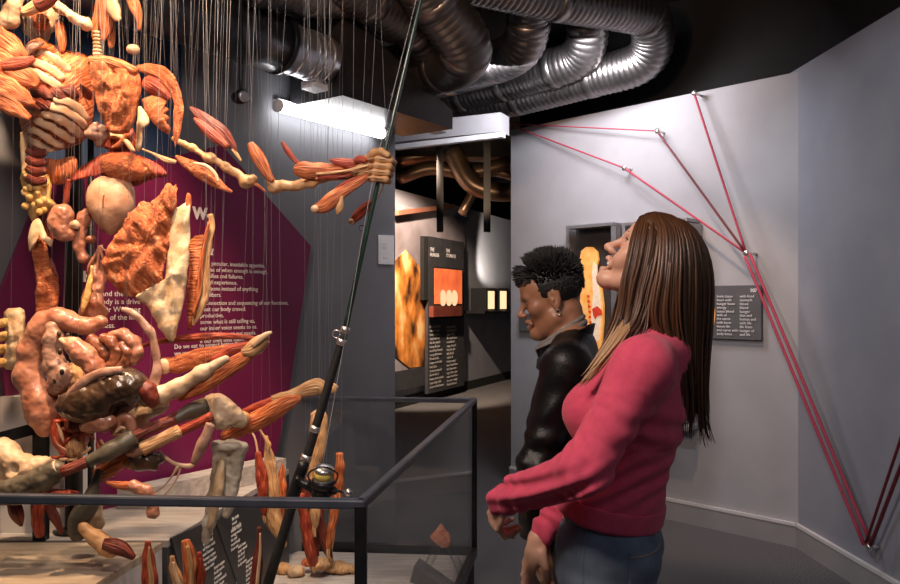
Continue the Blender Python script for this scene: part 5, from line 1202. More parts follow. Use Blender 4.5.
M['leather'] = mat('black_leather', (0.0035, 0.0035, 0.004), 0.42, col2=(0.006, 0.006, 0.0065), scale=20, bump=0.3, bscale=170, bdist=0.004, spec=0.35)
M['greycot'] = mat('grey_cotton', (0.20, 0.18, 0.17), 0.9, col2=(0.25, 0.23, 0.22), scale=60, bump=0.3, bscale=300, bdist=0.002)
M['shirt'] = mat('pale_shirt', (0.55, 0.56, 0.58), 0.85, col2=(0.62, 0.63, 0.65), scale=50)
M['trous'] = mat('black_trousers', (0.012, 0.012, 0.014), 0.85, col2=(0.02, 0.02, 0.023), scale=30, bump=0.3, bscale=300, bdist=0.002)
M['shoe'] = mat('dark_shoe', (0.02, 0.018, 0.018), 0.5, col2=(0.03, 0.027, 0.026), scale=30)

def V3(*a): return Vector(a)
def frame(pitch, yaw):
    """head axes: forward, left, up; pitch > 0 looks up; yaw turns the face away from the viewer; the face looks to -X"""
    f = V3(-math.cos(pitch)*math.cos(yaw), math.cos(pitch)*math.sin(yaw), math.sin(pitch))
    l = V3(-math.sin(yaw), -math.cos(yaw), 0)
    u = l.cross(f)*-1 if l.cross(f).z < 0 else l.cross(f)
    return f, l, u
def head_prims(o, f, l, u, s, male, smile):
    ax = (f, l, u)
    def H(a, b, c): return o+(f*a+l*b+u*c)*s
    def e(c, r, k=.02, op='u'): return EL(H(*c), tuple(x*s for x in r), ax, k*s, op)
    def r(a, b, ra, rb, k=.02, op='u'): return RC(H(*a), H(*b), ra*s, rb*s, k*s, op)
    p = [e((-0.012, 0, 0.037), (0.097, 0.074, 0.082)), e((0.028, 0, -0.028), (0.057, 0.056, 0.082), .03), e((0.045, 0, 0.045), (0.044, 0.058, 0.042), .03)]
    jw = 0.054 if male else 0.048
    for q in (1, -1):
        p.append(r((0.005, q*jw, -0.066), (0.068, q*0.014, -0.104), 0.020, 0.015, .03))
        p.append(e((0.058, q*0.041, -0.022), (0.024, 0.022, 0.022), .025))
        p.append(r((0.076, q*0.040, 0.018), (0.087, q*0.012, 0.017), 0.011, 0.011, .016))
        p.append(e((0.098, q*0.032, 0.002), (0.020, 0.017, 0.012), .014, 's'))
        p.append(e((0.0715, q*0.031, 0.003), (0.0155, 0.0155, 0.0148), .005))
        # eyelid opening
        p.append(e((0.090, q*0.031, 0.0025), (0.010, 0.0135, 0.0045), .003, 's'))
        if smile == 2: p.append(e((0.070, q*0.034, -0.046), (0.018, 0.018, 0.020), .02))
    p += [e((0.079, 0, -0.103), (0.019, 0.023, 0.017), .02), r((0.088, 0, 0.008), (0.111, 0, -0.028), 0.0080, 0.0095, .012), e((0.113, 0, -0.031), (0.0115, 0.0115, 0.0105), .008)]
    for q in (1, -1):
        p.append(e((0.101, q*0.0120, -0.035), (0.0115, 0.0072, 0.0080), .006))
        p.append(e((0.103, q*0.0062, -0.0445), (0.005, 0.0034, 0.005), .003, 's'))
    # lips
    op = 0.010 if smile == 2 else 0.0035
    for q in (1, -1):
        p.append(r((0.0955, 0, -0.0585+op*0.3), (0.086, q*0.024, -0.063), 0.0082, 0.0045, .008))
        p.append(r((0.0930, 0, -0.0735-op), (0.085, q*0.022, -0.068-op*0.3), 0.0085, 0.0045, .008))
    p.append(e((0.098, 0, -0.0655-op*0.35), (0.030, 0.021, op*0.95), .002, 's'))
    # ears
    for q in (1, -1):
        p.append(e((-0.008, q*0.073, -0.006), (0.019, 0.0085, 0.031), .008))
        p.append(e((-0.004, q*0.083, -0.002), (0.011, 0.0075, 0.020), .006, 's'))
        p.append(e((-0.001, q*0.0765, -0.010), (0.005, 0.006, 0.009), .004))
        p.append(e((-0.006, q*0.073, -0.034), (0.009, 0.006, 0.010), .008))
    return p, H, e, r
def hand_prims(w, d, n, th, s, curl, spread=0.09, mirror=1):
    """w wrist, d along the fingers, n out of the palm, th thumb side; curl per finger in radians per joint"""
    d = d.normalized(); n = (n-d*n.dot(d)).normalized(); th = (th-d*th.dot(d)-n*th.dot(n)).normalized()
    p = []
    def at_(a, b, c): return w+(d*a+th*b+n*c)*s
    p.append(EL(at_(0.045, 0.0, 0), (0.050*s, 0.039*s, 0.0145*s), (d, th, n), .012))
    p.append(RC(at_(0, 0, 0), at_(0.03, 0, 0), 0.025*s, 0.024*s, .015))
    p.append(EL(at_(0.030, 0.026, 0.010), (0.030*s, 0.015*s, 0.014*s), (d, th, n), .012))
    L = [(0.044, 0.026, 0.021), (0.049, 0.030, 0.022), (0.045, 0.028, 0.021), (0.035, 0.021, 0.019)]
    for i in range(4):
        b = at_(0.082-0.004*abs(i-1), 0.030-0.0195*i, 0.0); ang = 0.0; dirx = (d+th*spread*(1.2-i)).normalized(); rr_ = [0.0088, 0.0090, 0.0086, 0.0076][i]*s
        cur = b; prev = at_(0.055, 0.022-0.0150*i, 0); p.append(RC(prev, cur, rr_*1.05, rr_*1.05, .008))
        for j in range(3):
            ang += curl[i]*(1.0 if j else 0.9)
            v = dirx*math.cos(ang)+n*math.sin(ang); nx = cur+v*L[i][j]*s
            p.append(RC(cur, nx, rr_*(1.0-0.07*j), rr_*(0.93-0.09*j), .003)); p.append(EL(cur, (rr_*1.08,)*3, None, .003)); cur = nx
    c0 = at_(0.022, 0.030, 0.010); v = (d*0.72+th*0.62+n*0.30).normalized(); c1 = c0+v*0.040*s
    v2 = (d*0.90+th*0.22+n*0.42).normalized(); c2 = c1+v2*0.030*s; c3 = c2+(d*0.9+n*0.5-th*0.1).normalized()*0.024*s
    p += [RC(c0, c1, 0.0125*s, 0.0105*s, .008), RC(c1, c2, 0.0102*s, 0.0092*s, .003), RC(c2, c3, 0.0092*s, 0.0072*s, .003)]
    return p
def face_bits(o_, H, f, l, u, s, body, male, smile):
    for q in (1, -1):
        c = H(0.0715, q*0.031, 0.003); ey = mesh_obj('eyeball', lump(c, (0.0138*s,)*3, n=14), M['eyew'], body)
        gz = (f*0.97+u*(0.05 if not male else -0.25)+l*q*0.03).normalized()
        mesh_obj('iris', lathe(c+gz*0.0126*s, [(0.0058*s, 0), (0.0050*s, 0.0012*s), (0.001*s, 0.0018*s)], gz, 14), M['iris'], ey)
        eb = [H(0.090, q*0.012, 0.020), H(0.0905, q*0.026, 0.0265), H(0.080, q*0.042, 0.022), H(0.070, q*0.050, 0.014)]
        mesh_obj('eyebrow', sweep(eb, [0.0026*s, 0.0042*s, 0.0034*s, 0.0012*s], flat=0.6, nseg=8), M['hairb'] if male else M['hair1'], body)
        mesh_obj('eyelashes', sweep([H(0.0865, q*0.020, 0.0075), H(0.0895, q*0.031, 0.0092), H(0.080, q*0.044, 0.006)], [0.0008*s, 0.0015*s, 0.0009*s], nseg=6), M['hairb'], body)
    lm = M['lipm'] if male else M['lip']; op = 0.010 if smile == 2 else 0.0035; o2 = s; s = s*(0.62 if male else 0.85)
    mesh_obj('upper_lip', sweep([H(0.087, 0.0235, -0.063), H(0.0940, 0.010, -0.0585+op*.3), H(0.0955, 0, -0.0600+op*.3), H(0.0940, -0.010, -0.0585+op*.3), H(0.087, -0.0235, -0.063)], [0.002*s, 0.0052*s, 0.0054*s, 0.0052*s, 0.002*s], flat=0.6, view=tuple(f)), lm, body)
    mesh_obj('lower_lip', sweep([H(0.086, 0.0215, -0.068-op*.3), H(0.0912, 0.010, -0.0735-op), H(0.0930, 0, -0.0740-op), H(0.0912, -0.010, -0.0735-op), H(0.086, -0.0215, -0.068-op*.3)], [0.002*s, 0.0056*s, 0.006*s, 0.0056*s, 0.002*s], flat=0.6, view=tuple(f)), lm, body)
    s = o2
    if smile == 2:
        mesh_obj('teeth', sweep([H(0.076, 0.020, -0.063), H(0.089, 0.010, -0.0635), H(0.0925, 0, -0.0635), H(0.089, -0.010, -0.0635), H(0.076, -0.020, -0.063)], 0.0052*s, flat=0.5, view=tuple(f)), M['teeth'], body)
def locks(guides, n, r, seed, jit=0.008, sub=5):
    """many tapering hair locks between neighbouring guide curves (each a list of 3D points)"""
    R = random.Random(seed); gs = []
    m = max(len(g) for g in guides)
    G = [[np.array(tuple(p)) for p in catmull([tuple(x) for x in g], 6)] for g in guides]
    m = 18; G = [[g[int(round(i*(len(g)-1)/(m-1)))] for i in range(m)] for g in G]
    for i in range(len(G)-1):
        for k in range(n):
            t = R.random(); j = np.array([R.gauss(0, jit) for _ in range(3)]); j2 = np.array([R.gauss(0, jit) for _ in range(3)]); cut = R.uniform(0.74, 1.0); mm = int(m*cut)
            pts = [Vector(G[i][q]*(1-t)+G[i+1][q]*t+j*min(1, q/5)*0.5+j2*(q/m)*0.9) for q in range(mm)]
            w = R.uniform(0.7, 1.3)*r
            rad = [w*(0.6 if q == 0 else 1.0)*(1.0 if q < mm-5 else max(0.12, (mm-1-q)/5)) for q in range(mm)]
            gs.append(sweep(pts[::2]+([pts[-1]] if (mm-1) % 2 else []), rad[::2]+([rad[-1]] if (mm-1) % 2 else []), nseg=6, sub=2, flat=0.7, seed=R.randint(0, 99)))
    return join(*gs)
# ---- woman
WY = 1.90
wf, wl = V3(-0.94, 0.34, 0), V3(-0.34, -0.94, 0); WX = P(608, 0, WY).x
def LW(f, l, z): return V3(WX, WY, 0)+wf*f+wl*l+UP*z
wax = (wf, wl, UP)
ho = P(654, 261, WY); hf, hl, hu = frame(math.radians(33), math.radians(9)); HS = 0.95
hp_, WH, we, wr = head_prims(ho, hf, hl, hu, HS, False, 2)
nb_ = LW(-0.115, 0, 1.335)
torso = [EL(LW(0.0, 0, 0.90), (0.108, 0.160, 0.13), wax, .06), EL(LW(-0.02, 0, 1.03), (0.092, 0.128, 0.13), wax, .07), EL(LW(-0.065, 0, 1.20), (0.100, 0.145, 0.15), wax, .07)]
for q in (1, -1): torso.append(EL(LW(0.022, q*0.072, 1.195), (0.062, 0.060, 0.062), wax, .05))
sh = {1: LW(-0.098, 0.160, 1.305), -1: LW(-0.098, -0.160, 1.305)}
torso += [RC(sh[1], LW(-0.11, 0.03, 1.335), 0.046, 0.05, .06), RC(sh[-1], LW(-0.11, -0.03, 1.335), 0.046, 0.05, .06)]
nel = P(584, 470, 1.66); nwr = P(509, 497, 1.80)
fel = V3(0.40, 2.05, 1.06); fwr = P(539, 537, 2.0)
arms = [RC(sh[1], nel, 0.046, 0.038, .04), RC(nel, nwr, 0.038, 0.024, .02), RC(sh[-1], fel, 0.046, 0.038, .04), RC(fel, fwr, 0.038, 0.024, .02)]
hand1 = hand_prims(nwr+(nwr-nel).normalized()*0.02, (nwr-nel).normalized()*0.45+V3(0.0, 0.25, -0.8), V3(0.75, 0.45, -0.35), V3(-0.4, 0.35, 0.6), 0.90, [0.75, 0.8, 0.85, 0.9])
hd2 = (P(524, 580, 2.0)-P(539, 537, 2.0)).normalized()
hand2 = hand_prims(fwr+hd2*0.012, hd2, V3(0.75, 0.15, 0.4), V3(0.15, -0.85, 0.1), 0.92, [0.16, 0.2, 0.24, 0.3])
hipn, hipf = LW(0, 0.085, 0.86), LW(0, -0.085, 0.86)
kn, kf = LW(0.03, 0.095, 0.47), LW(0.05, -0.09, 0.47); an, af = LW(-0.02, 0.10, 0.08), LW(0.06, -0.10, 0.08)
legs = [RC(hipn, kn, 0.088, 0.056, .05), RC(hipf, kf, 0.088, 0.056, .02), RC(kn, an, 0.056, 0.036, .02), RC(kf, af, 0.056, 0.036, .02), RC(an, an+wf*0.15+UP*-0.035, 0.036, 0.026, .02), RC(af, af+wf*0.15+UP*-0.035, 0.036, 0.026, .02)]
neck = [RC(ho-hu*0.05-hf*0.035, nb_, 0.050, 0.056, .03)]
woman_skin = neck+torso+arms+hand1+hand2+legs
wroot = thing('person', 'person in a pink sweater and jeans laughing up at the specimen, long brown hair', 'person', LW(0, 0, 0))
def body_mesh(name, prims, h, m, root, lo=None, hi=None):
    return mesh_obj(name, sdf_auto(prims, h), M[m], root)
wbody = body_mesh('body', woman_skin+hp_, 0.0031, 'skinw', wroot)
face_bits(ho, WH, hf, hl, hu, HS, wbody, False, 2)
mesh_obj('finger_ring', sweep([fwr+hd2*0.088+V3(0.010*math.cos(a), 0.016*math.sin(a)-0.002, 0.004*math.cos(a)) for a in [2*PI*i/14 for i in range(15)]], 0.0016, nseg=6, sub=1), M['brass'], wbody)
# sweater
def band(fn, c, b): return FN(fn, c, b, .004, 'i')
def swt(g):
    t = [EL(LW(0.002, 0, 0.93), (0.118+g, 0.168+g, 0.13), wax, .06), EL(LW(-0.02, 0, 1.04), (0.110+g, 0.146+g, 0.13), wax, .07), EL(LW(-0.064, 0, 1.20), (0.115+g, 0.158+g, 0.15), wax, .07)]
    for q in (1, -1): t.append(EL(LW(0.022, q*0.072, 1.195), (0.072+g, 0.070+g, 0.068+g), wax, .05))
    t += [RC(sh[1], LW(-0.11, 0.03, 1.335), 0.056+g, 0.058+g, .06), RC(sh[-1], LW(-0.11, -0.03, 1.335), 0.056+g, 0.058+g, .06)]
    t += [RC(nb_, ho-hu*0.085-hf*0.055, 0.066+g, 0.060+g, .05)]
    t += [RC(sh[1], nel, 0.060+g, 0.050+g, .05), RC(nel, nwr+(nwr-nel)*0.10, 0.050+g, 0.036+g, .03), RC(sh[-1], fel, 0.060+g, 0.050+g, .05), RC(fel, fwr+(fel-fwr)*0.05, 0.049+g, 0.034+g, .03)]
    return t
hem = 0.945
def wrink(X):
    x = (X-np.array(LW(-0.04, 0, 0)))
    fl = x@np.array(wf); lr = x@np.array(wl); z = X[:,2]
    m = np.exp(-((z-1.045)/0.055)**2)*np.clip(lr*10+0.3, 0, 1)
    d = 0.0065*m*np.sin(150*(z+0.18*fl+0.5*fl*fl)+6*np.sin(9*fl))
    m2 = np.exp(-((z-1.165)/0.05)**2)*np.clip(-fl*12+0.2, 0, 1)
    d += 0.004*m2*np.sin(110*(z-0.4*fl))
    # sleeve folds near the elbow and the wrist
    for c, w, amp, ax_ in ((nel, 0.06, 0.0045, (nwr-nel).normalized()), (nwr, 0.07, 0.0045, (nwr-nel).normalized()), (fwr, 0.08, 0.006, (fwr-fel).normalized()), (sh[1]+(nel-sh[1])*0.55, 0.06, 0.002, (nel-sh[1]).normalized())):
        y = X-np.array(c); r2 = (y*y).sum(1); t = y@np.array(ax_)
        d += amp*np.exp(-r2/(w*w))*np.sin(180*t+3*np.sin(40*y[:,2]))
    return d.astype(np.float32)
sw = swt(0.0)
cutn = [EL(LW(-0.085, 0, 1.452), (0.090, 0.095, 0.072), (V3(wf.x*.94, wf.y*.94, .34), wl, V3(-wf.x*.34, -wf.y*.34, .94)), .01, 's')]
wr_ = FN(wrink, LW(-0.05, 0, 1.1), 0.6, 0, 'd')
hemcut = FN(lambda X: hem-X[:,2]+0.20*((X-np.array(LW(0, 0, 0)))@np.array(wf)), LW(0, 0, hem), 9, .008, 'i')
sleeve_cut = [RC(nwr+(nwr-nel).normalized()*0.075, nwr+(nwr-nel).normalized()*0.12, 0.036, 0.05, .008, 's'), RC(fwr+(fwr-fel).normalized()*0.045, fwr+(fwr-fel).normalized()*0.09, 0.036, 0.05, .008, 's')]
sweater = mesh_obj('sweater', sdf_geo(field(sw[:5]+[hemcut]+sw[5:]+[wr_]+cutn+sleeve_cut), (-0.05, 1.40, 0.72), (0.85, 2.35, 1.46), 0.0042), M['knit'], wroot)
# ribbed bands: hem, cuffs, neckline, and the shoulder seam
def near_f(p, r): return FN(lambda X: np.sqrt(((X-np.array(p))**2).sum(1))-r, p, 9, .003, 'i')
hb_ = FN(lambda X: np.abs(X[:,2]-0.20*((X-np.array(LW(0, 0, 0)))@np.array(wf))-hem-0.028)-0.024, LW(0, 0, hem), 9, .003, 'i')
tors_only = [EL(LW(0.002, 0, 0.93), (0.1225, 0.1725, 0.13), wax, .06), EL(LW(-0.02, 0, 1.04), (0.1145, 0.1505, 0.13), wax, .07)]
mesh_obj('hem_band', sdf_geo(field(tors_only+[hb_]), LW(0, 0, 0.99)-V3(0.24, 0.24, 0.07), LW(0, 0, 0.99)+V3(0.24, 0.24, 0.07), 0.0045), M['knit'], sweater)
sm_ = []
for i in range(9):
    a = math.radians(-60+150*i/8); ctr = sh[1]+wl*-0.006
    sm_.append(ctr+(UP*math.cos(a)*0.062-wf*math.sin(a)*0.062)+wl*(0.004*math.cos(a)))
mesh_obj('shoulder_seam', sweep(sm_, 0.0022, nseg=6), M['knit'], sweater)
# jeans
def jns(g):
    return [EL(LW(0.0, 0, 0.885), (0.112+g, 0.165+g, 0.135), wax, .06), RC(hipn, kn, 0.098+g, 0.066+g, .05), RC(hipf, kf, 0.098+g, 0.066+g, .02), RC(kn, an+UP*0.02, 0.066+g, 0.050+g, .02), RC(kf, af+UP*0.02, 0.066+g, 0.050+g, .02), EL(LW(-0.050, 0.075, 0.85), (0.064+g, 0.078+g, 0.085), wax, .05), EL(LW(-0.050, -0.075, 0.85), (0.064+g, 0.078+g, 0.085), wax, .05)]
jtop = FN(lambda X: X[:,2]-0.985, LW(0, 0, 1.0), 9, .006, 'i')
jw_ = FN(lambda X: (0.003*np.sin(70*X[:,2]+14*X[:,0])*np.exp(-((X[:,2]-0.80)/0.09)**2)).astype(np.float32), LW(0, 0, 0.8), 0.4, 0, 'd')
jeans = mesh_obj('jeans', sdf_geo(field(jns(0)+[jw_, jtop]), LW(0, 0, 0.52)-V3(0.32, 0.34, 0.50), LW(0, 0, 0.52)+V3(0.32, 0.34, 0.50), 0.0055), M['denim'], wroot)
def patch(g, fn, c, half, h=0.004):
    return sdf_geo(field(jns(g)+[jw_, FN(fn, c, 9, .003, 'i')]), c-V3(half, half, half), c+V3(half, half, half), h)
pc_ = LW(-0.10, 0.10, 0.835); pl2 = np.array(LW(0, 0, 0))
def pocket_fn(X):
    fl = (X-pl2)@np.array(wf); lr = (X-pl2)@np.array(wl); z = X[:,2]
    ang = np.arctan2(lr, -fl)          # 0 = straight back, pi/2 = near side
    w = np.abs(ang-0.72)-0.46+np.maximum(0, 0.80-z)*3.0
    return np.maximum(np.maximum(w*0.13, z-0.905), 0.755-z)
mesh_obj('back_pocket', patch(0.0035, pocket_fn, pc_, 0.16), M['denim'], jeans)
def pocket_edge(X):
    fl = (X-pl2)@np.array(wf); lr = (X-pl2)@np.array(wl); z = X[:,2]
    ang = np.arctan2(lr, -fl); return np.maximum((np.abs(ang-0.72)-0.46)*0.13, np.abs(z-0.897)-0.0022)
mesh_obj('pocket_stitching', patch(0.0060, pocket_edge, pc_, 0.16, 0.003), M['stitch'], jeans)
wbf = lambda X: np.maximum(X[:,2]-0.984, 0.948-X[:,2])
mesh_obj('waistband', sdf_geo(field(jns(0.004)+[FN(wbf, LW(0, 0, .97), 9, .003, 'i')]), LW(0, 0, 0.965)-V3(.24, .24, .03), LW(0, 0, 0.965)+V3(.24, .24, .03), 0.0045), M['denim'], jeans)
def side_seam(X):
    fl = (X-pl2)@np.array(wf); lr = (X-pl2)@np.array(wl); z = X[:,2]
    ang = np.arctan2(lr, -fl); return np.maximum(np.maximum((np.abs(ang-1.72)-0.025)*0.14, z-0.95), 0.66-z)
mesh_obj('side_seam', patch(0.0025, side_seam, LW(0, 0.12, 0.82), 0.17, 0.0035), M['denim'], jeans)
for a_, q in ((an, 1), (af, -1)):
    mesh_obj('shoe', sdf_auto([RC(a_+UP*-0.03, a_+wf*0.16+UP*-0.045, 0.045, 0.036, .02), RC(a_+UP*-0.05-wf*0.02, a_+wf*0.17+UP*-0.055, 0.028, 0.025, .02)], 0.006), M['shoe'], wroot)
# hair
def WG(pts): return [P(x, y, WY+d) for x, y, d in pts]
gn = [[(640, 217, -.01), (634, 232, -.055), (629, 256, -.078), (622, 285, -.088), (618, 315, -.092), (604, 348, -.12), (584, 380, -.13)],
      [(648, 213, -.01), (646, 232, -.065), (641, 262, -.088), (634, 292, -.096), (629, 322, -.105), (612, 350, -.135), (592, 380, -.145)],
      [(656, 212, -.01), (660, 232, -.066), (656, 262, -.092), (648, 294, -.100), (640, 320, -.115), (622, 342, -.150), (606, 362, -.158)]]
gb = [[(654, 212, -.008), (661, 232, -.062), (660, 262, -.090), (656, 292, -.098), (652, 318, -.100), (668, 346, -.09), (676, 380, -.075), (680, 440, -.065)],
      [(662, 213, -.008), (676, 232, -.060), (676, 262, -.086), (674, 295, -.092), (675, 325, -.085), (682, 360, -.070), (686, 400, -.060), (684, 446, -.055)],
      [(670, 215, -.006), (690, 236, -.048), (694, 268, -.066), (694, 300, -.066), (693, 335, -.055), (694, 375, -.045), (694, 415, -.035), (690, 450, -.03)],
      [(674, 217, 0.0), (703, 243, -.012), (711, 275, -.012), (711, 310, -.01), (708, 350, -.005), (706, 390, 0), (708, 425, 0), (720, 450, 0)],
      [(672, 216, .008), (692, 238, .05), (700, 272, .062), (700, 310, .06), (698, 350, .05), (698, 395, .04), (696, 440, .04)],
      [(664, 214, .01), (678, 234, .066), (682, 266, .084), (680, 300, .088), (682, 340, .08), (688, 390, .07), (690, 436, .06)],
      [(655, 213, .01), (662, 234, .066), (662, 264, .086), (660, 296, .092), (662, 330, .09), (672, 370, .085), (678, 420, .08)]]
gf = [[(640, 217, .01), (636, 232, .05), (632, 256, .07), (624, 285, .08), (616, 315, .085), (604, 350, .09), (594, 380, .09)],
      [(650, 213, .01), (650, 233, .062), (646, 262, .084), (638, 292, .09), (628, 322, .095), (616, 352, .10), (604, 380, .10)]]
cap = [we((-0.014, 0, 0.039), (0.099, 0.077, 0.084), .02), we((0.042, 0, 0.048), (0.046, 0.061, 0.046), .03)]
capcut = FN(lambda X: ((X-np.array(ho))@np.array(hf))/HS-np.interp(((X-np.array(ho))@np.array(hu))/HS, [-0.08, 0.0, 0.06, 0.09, 0.12], [0.0, 0.028, 0.058, 0.066, 0.07]), ho, 9, .004, 'i')
fall = [RC(P(690, 290, WY), P(694, 345, WY), 0.042, 0.024, .04), RC(P(694, 345, WY), P(696, 410, WY), 0.024, 0.010, .03), RC(P(664, 300, WY), P(680, 320, WY), 0.062, 0.045, .04), RC(P(676, 280, WY), P(682, 320, WY), 0.070, 0.048, .04)]
hcut = FN(lambda X: ((X-np.array(ho))@np.array(hf))/HS-np.interp(((X-np.array(ho))@np.array(hu))/HS, [-0.3, -0.08, 0.0, 0.05, 0.075, 0.09, 0.12], [0.05, 0.02, 0.028, 0.056, 0.078, 0.09, 0.09]), ho, 9, .004, 'i')
hair_p = mesh_obj('hair', join(roughen(sdf_auto(cap+fall+[hcut], 0.004), 0.003, 60)+(None,), locks([WG([(x, y, z*1.12+(0.012 if z > 0 else -0.012)) for x, y, z in g]) for g in gb], 80, 0.0042, 5, 0.007)), M['hair1'], wroot)
mesh_obj('side_locks', locks([WG(g) for g in (gn[0], gn[1], gn[2], gb[0])], 36, 0.0040, 8, 0.005), M['hair1'], hair_p)
mesh_obj('far_locks', locks([WG(g) for g in (gf[0], gf[1], gb[6])], 30, 0.0042, 9, 0.006), M['hair1'], hair_p)
# lighter ends lying over the shoulder
tips = [[(620, 318, -.098), (606, 346, -.125), (590, 370, -.135), (574, 389, -.135)], [(626, 322, -.104), (612, 348, -.138), (596, 370, -.146), (580, 388, -.146)], [(634, 322, -.112), (620, 342, -.152), (604, 362, -.158), (588, 382, -.155)]]
mesh_obj('honey_tips', locks([WG(t) for t in tips], 34, 0.0030, 12, 0.004), M['hair2'], hair_p)
# ---- man
MY = 2.40
mf, ml = V3(-0.985, 0.17, 0), V3(-0.17, -0.985, 0); MX = P(568, 0, MY).x
def LM(f, l, z): return V3(MX, MY, 0)+mf*f+ml*l+UP*z
max_ = (mf, ml, UP)
mo = P(551.5, 297.5, MY); gf_, gl_, gu_ = frame(math.radians(-15), math.radians(6)); MS = 0.92
mp, MH, me_, mr_ = head_prims(mo, gf_, gl_, gu_, MS, True, 1)
mnb = LM(-0.005, 0, 1.33)
msh = {1: LM(0.0, 0.185, 1.265), -1: LM(0.0, -0.185, 1.265)}
mtor = [EL(LM(0, 0, 0.90), (0.115, 0.155, 0.13), max_, .06), EL(LM(-0.01, 0, 1.03), (0.085, 0.135, 0.13), max_, .05), EL(LM(-0.015, 0, 1.17), (0.080, 0.155, 0.14), max_, .05), RC(msh[1], LM(-0.01, 0.04, 1.31), 0.052, 0.052, .06), RC(msh[-1], LM(-0.01, -0.04, 1.31), 0.052, 0.052, .06)]
mel, mwr = P(533, 474, 2.19), P(536, 548, 2.24)
mel2, mwr2 = P(548, 470, 2.62), P(542, 540, 2.55)
marm = [RC(msh[1], mel, 0.05, 0.040, .04), RC(mel, mwr, 0.040, 0.028, .02), RC(msh[-1], mel2, 0.05, 0.04, .04), RC(mel2, mwr2, 0.04, 0.028, .02)]
mh = hand_prims(mwr+V3(0.006, 0.0, -0.01), V3(0.25, 0.08, -0.95), V3(0.9, 0.1, 0.2), V3(-0.2, 0.9, 0.2), 1.0, [0.25, 0.3, 0.35, 0.4])
mh += hand_prims(mwr2+V3(0.006, 0.0, -0.01), V3(0.2, -0.1, -0.95), V3(0.9, -0.1, 0.2), V3(-0.2, -0.9, 0.2), 1.0, [0.25, 0.3, 0.35, 0.4])
mhn, mhf = LM(0, 0.09, 0.86), LM(0, -0.09, 0.86); mkn, mkf = LM(0.04, 0.10, 0.46), LM(0.02, -0.10, 0.46); man_, maf = LM(0.0, 0.11, 0.08), LM(-0.04, -0.11, 0.08)
mleg = [RC(mhn, mkn, 0.086, 0.056, .04), RC(mhf, mkf, 0.086, 0.056, .02), RC(mkn, man_, 0.056, 0.038, .02), RC(mkf, maf, 0.056, 0.038, .02), RC(man_, man_+mf*0.16+UP*-0.035, 0.038, 0.028, .02), RC(maf, maf+mf*0.16+UP*-0.035, 0.038, 0.028, .02)]
mneck = [RC(mo-gu_*0.05-gf_*0.03, mnb, 0.050, 0.056, .03)]
mroot = thing('person', 'person with short spiky black hair in a black leather jacket looking down', 'person', LM(0, 0, 0))
mbody = mesh_obj('body', sdf_auto(mneck+mtor+marm+mh+mleg+mp, 0.0032), M['skinm'], mroot)
face_bits(mo, MH, gf_, gl_, gu_, MS, mbody, True, 1)
mesh_obj('earring', sweep([MH(-0.006, 0.0765, -0.043)+(gf_*math.cos(a)*0.0065+gu_*(math.sin(a)*0.0085-0.007)) for a in [2*PI*i/16 for i in range(17)]], 0.0014, nseg=6, sub=1), M['brass'], mbody)
# hair: close cap plus spikes
mcap = [me_((-0.013, 0, 0.040), (0.1005, 0.0785, 0.087), .02)]
def hairline(fv): return np.interp(fv, [-0.12, -0.085, -0.045, -0.030, -0.026, 0.010, 0.013, 0.036, 0.048, 0.10], [-0.080, -0.078, -0.062, -0.030, 0.018, 0.018, -0.012, -0.006, 0.036, 0.052])
mcut = FN(lambda X: (hairline(((X-np.array(mo))@np.array(gf_))/MS)-((X-np.array(mo))@np.array(gu_))/MS)*0.7, mo, 9, .004, 'i')
geos = [roughen(sdf_auto(mcap+[mcut], 0.0035), 0.0012, 120)+(None,)]
R_ = random.Random(21)
for i in range(2900):
    th = R_.uniform(0, PI*0.62); ph = R_.uniform(0, 2*PI)
    d = V3(math.sin(th)*math.cos(ph), math.sin(th)*math.sin(ph), math.cos(th))
    a, b, c = -0.014+0.097*d.x, 0.0755*d.y, 0.040+0.083*d.z
    if c < float(hairline(a))+0.003: continue
    top = max(0.0, min(1.0, (c-0.045)/0.055))
    L = (0.010+0.029*top*(1.0+0.35*max(0, d.x)))*R_.uniform(0.7, 1.15)
    dirv = V3(d.x*0.7+0.10+R_.gauss(0, .16), d.y*0.8+R_.gauss(0, .16), d.z*0.8+0.25*top) if top > 0.15 else V3(-0.5+R_.gauss(0, .1), d.y*0.35, -0.5+R_.gauss(0, .1))
    if d.x > 0.55 and top > 0.15: dirv = V3(0.9+R_.gauss(0, .15), d.y*0.4+R_.gauss(0, .15), 0.35+R_.gauss(0, .15)); L *= 1.05
    dirv.normalize(); p0 = MH(a, b, c); dw = gf_*dirv.x+gl_*dirv.y+gu_*dirv.z
    w = 0.0036 if top > 0.15 else 0.0022
    geos.append(sweep([p0, p0+dw*L*0.5+gu_*0.001, p0+dw*L], [w, w*0.75, 0.0005], nseg=5, sub=1))
mesh_obj('hair', join(*geos), M['hairb'], mroot)
# grey collar and pale shirt under the jacket
def ring(c, ax, rf, rl, z, tilt, n=26, a0=0, a1=2*PI):
    return [c+ax[0]*(rf*math.cos(a0+(a1-a0)*i/n))+ax[1]*(rl*math.sin(a0+(a1-a0)*i/n))+UP*(z-tilt*math.cos(a0+(a1-a0)*i/n)) for i in range(n+1)]
ncc = LM(0.020, 0, 1.338)
mesh_obj('grey_collar', join(sweep(ring(ncc, max_, 0.070, 0.070, 0.006, 0.044), 0.0085, nseg=10, sub=1, flat=1.2), sweep(ring(ncc, max_, 0.065, 0.065, 0.021, 0.046), 0.007, nseg=10, sub=1, flat=1.2)), M['greycot'], mroot)
mesh_obj('pale_shirt', sdf_auto([EL(LM(0.030, 0.0, 1.25), (0.056, 0.06, 0.08), max_, .02), EL(LM(0.03, 0.0, 1.13), (0.065, 0.07, 0.10), max_, .02)], 0.005), M['shirt'], mroot)
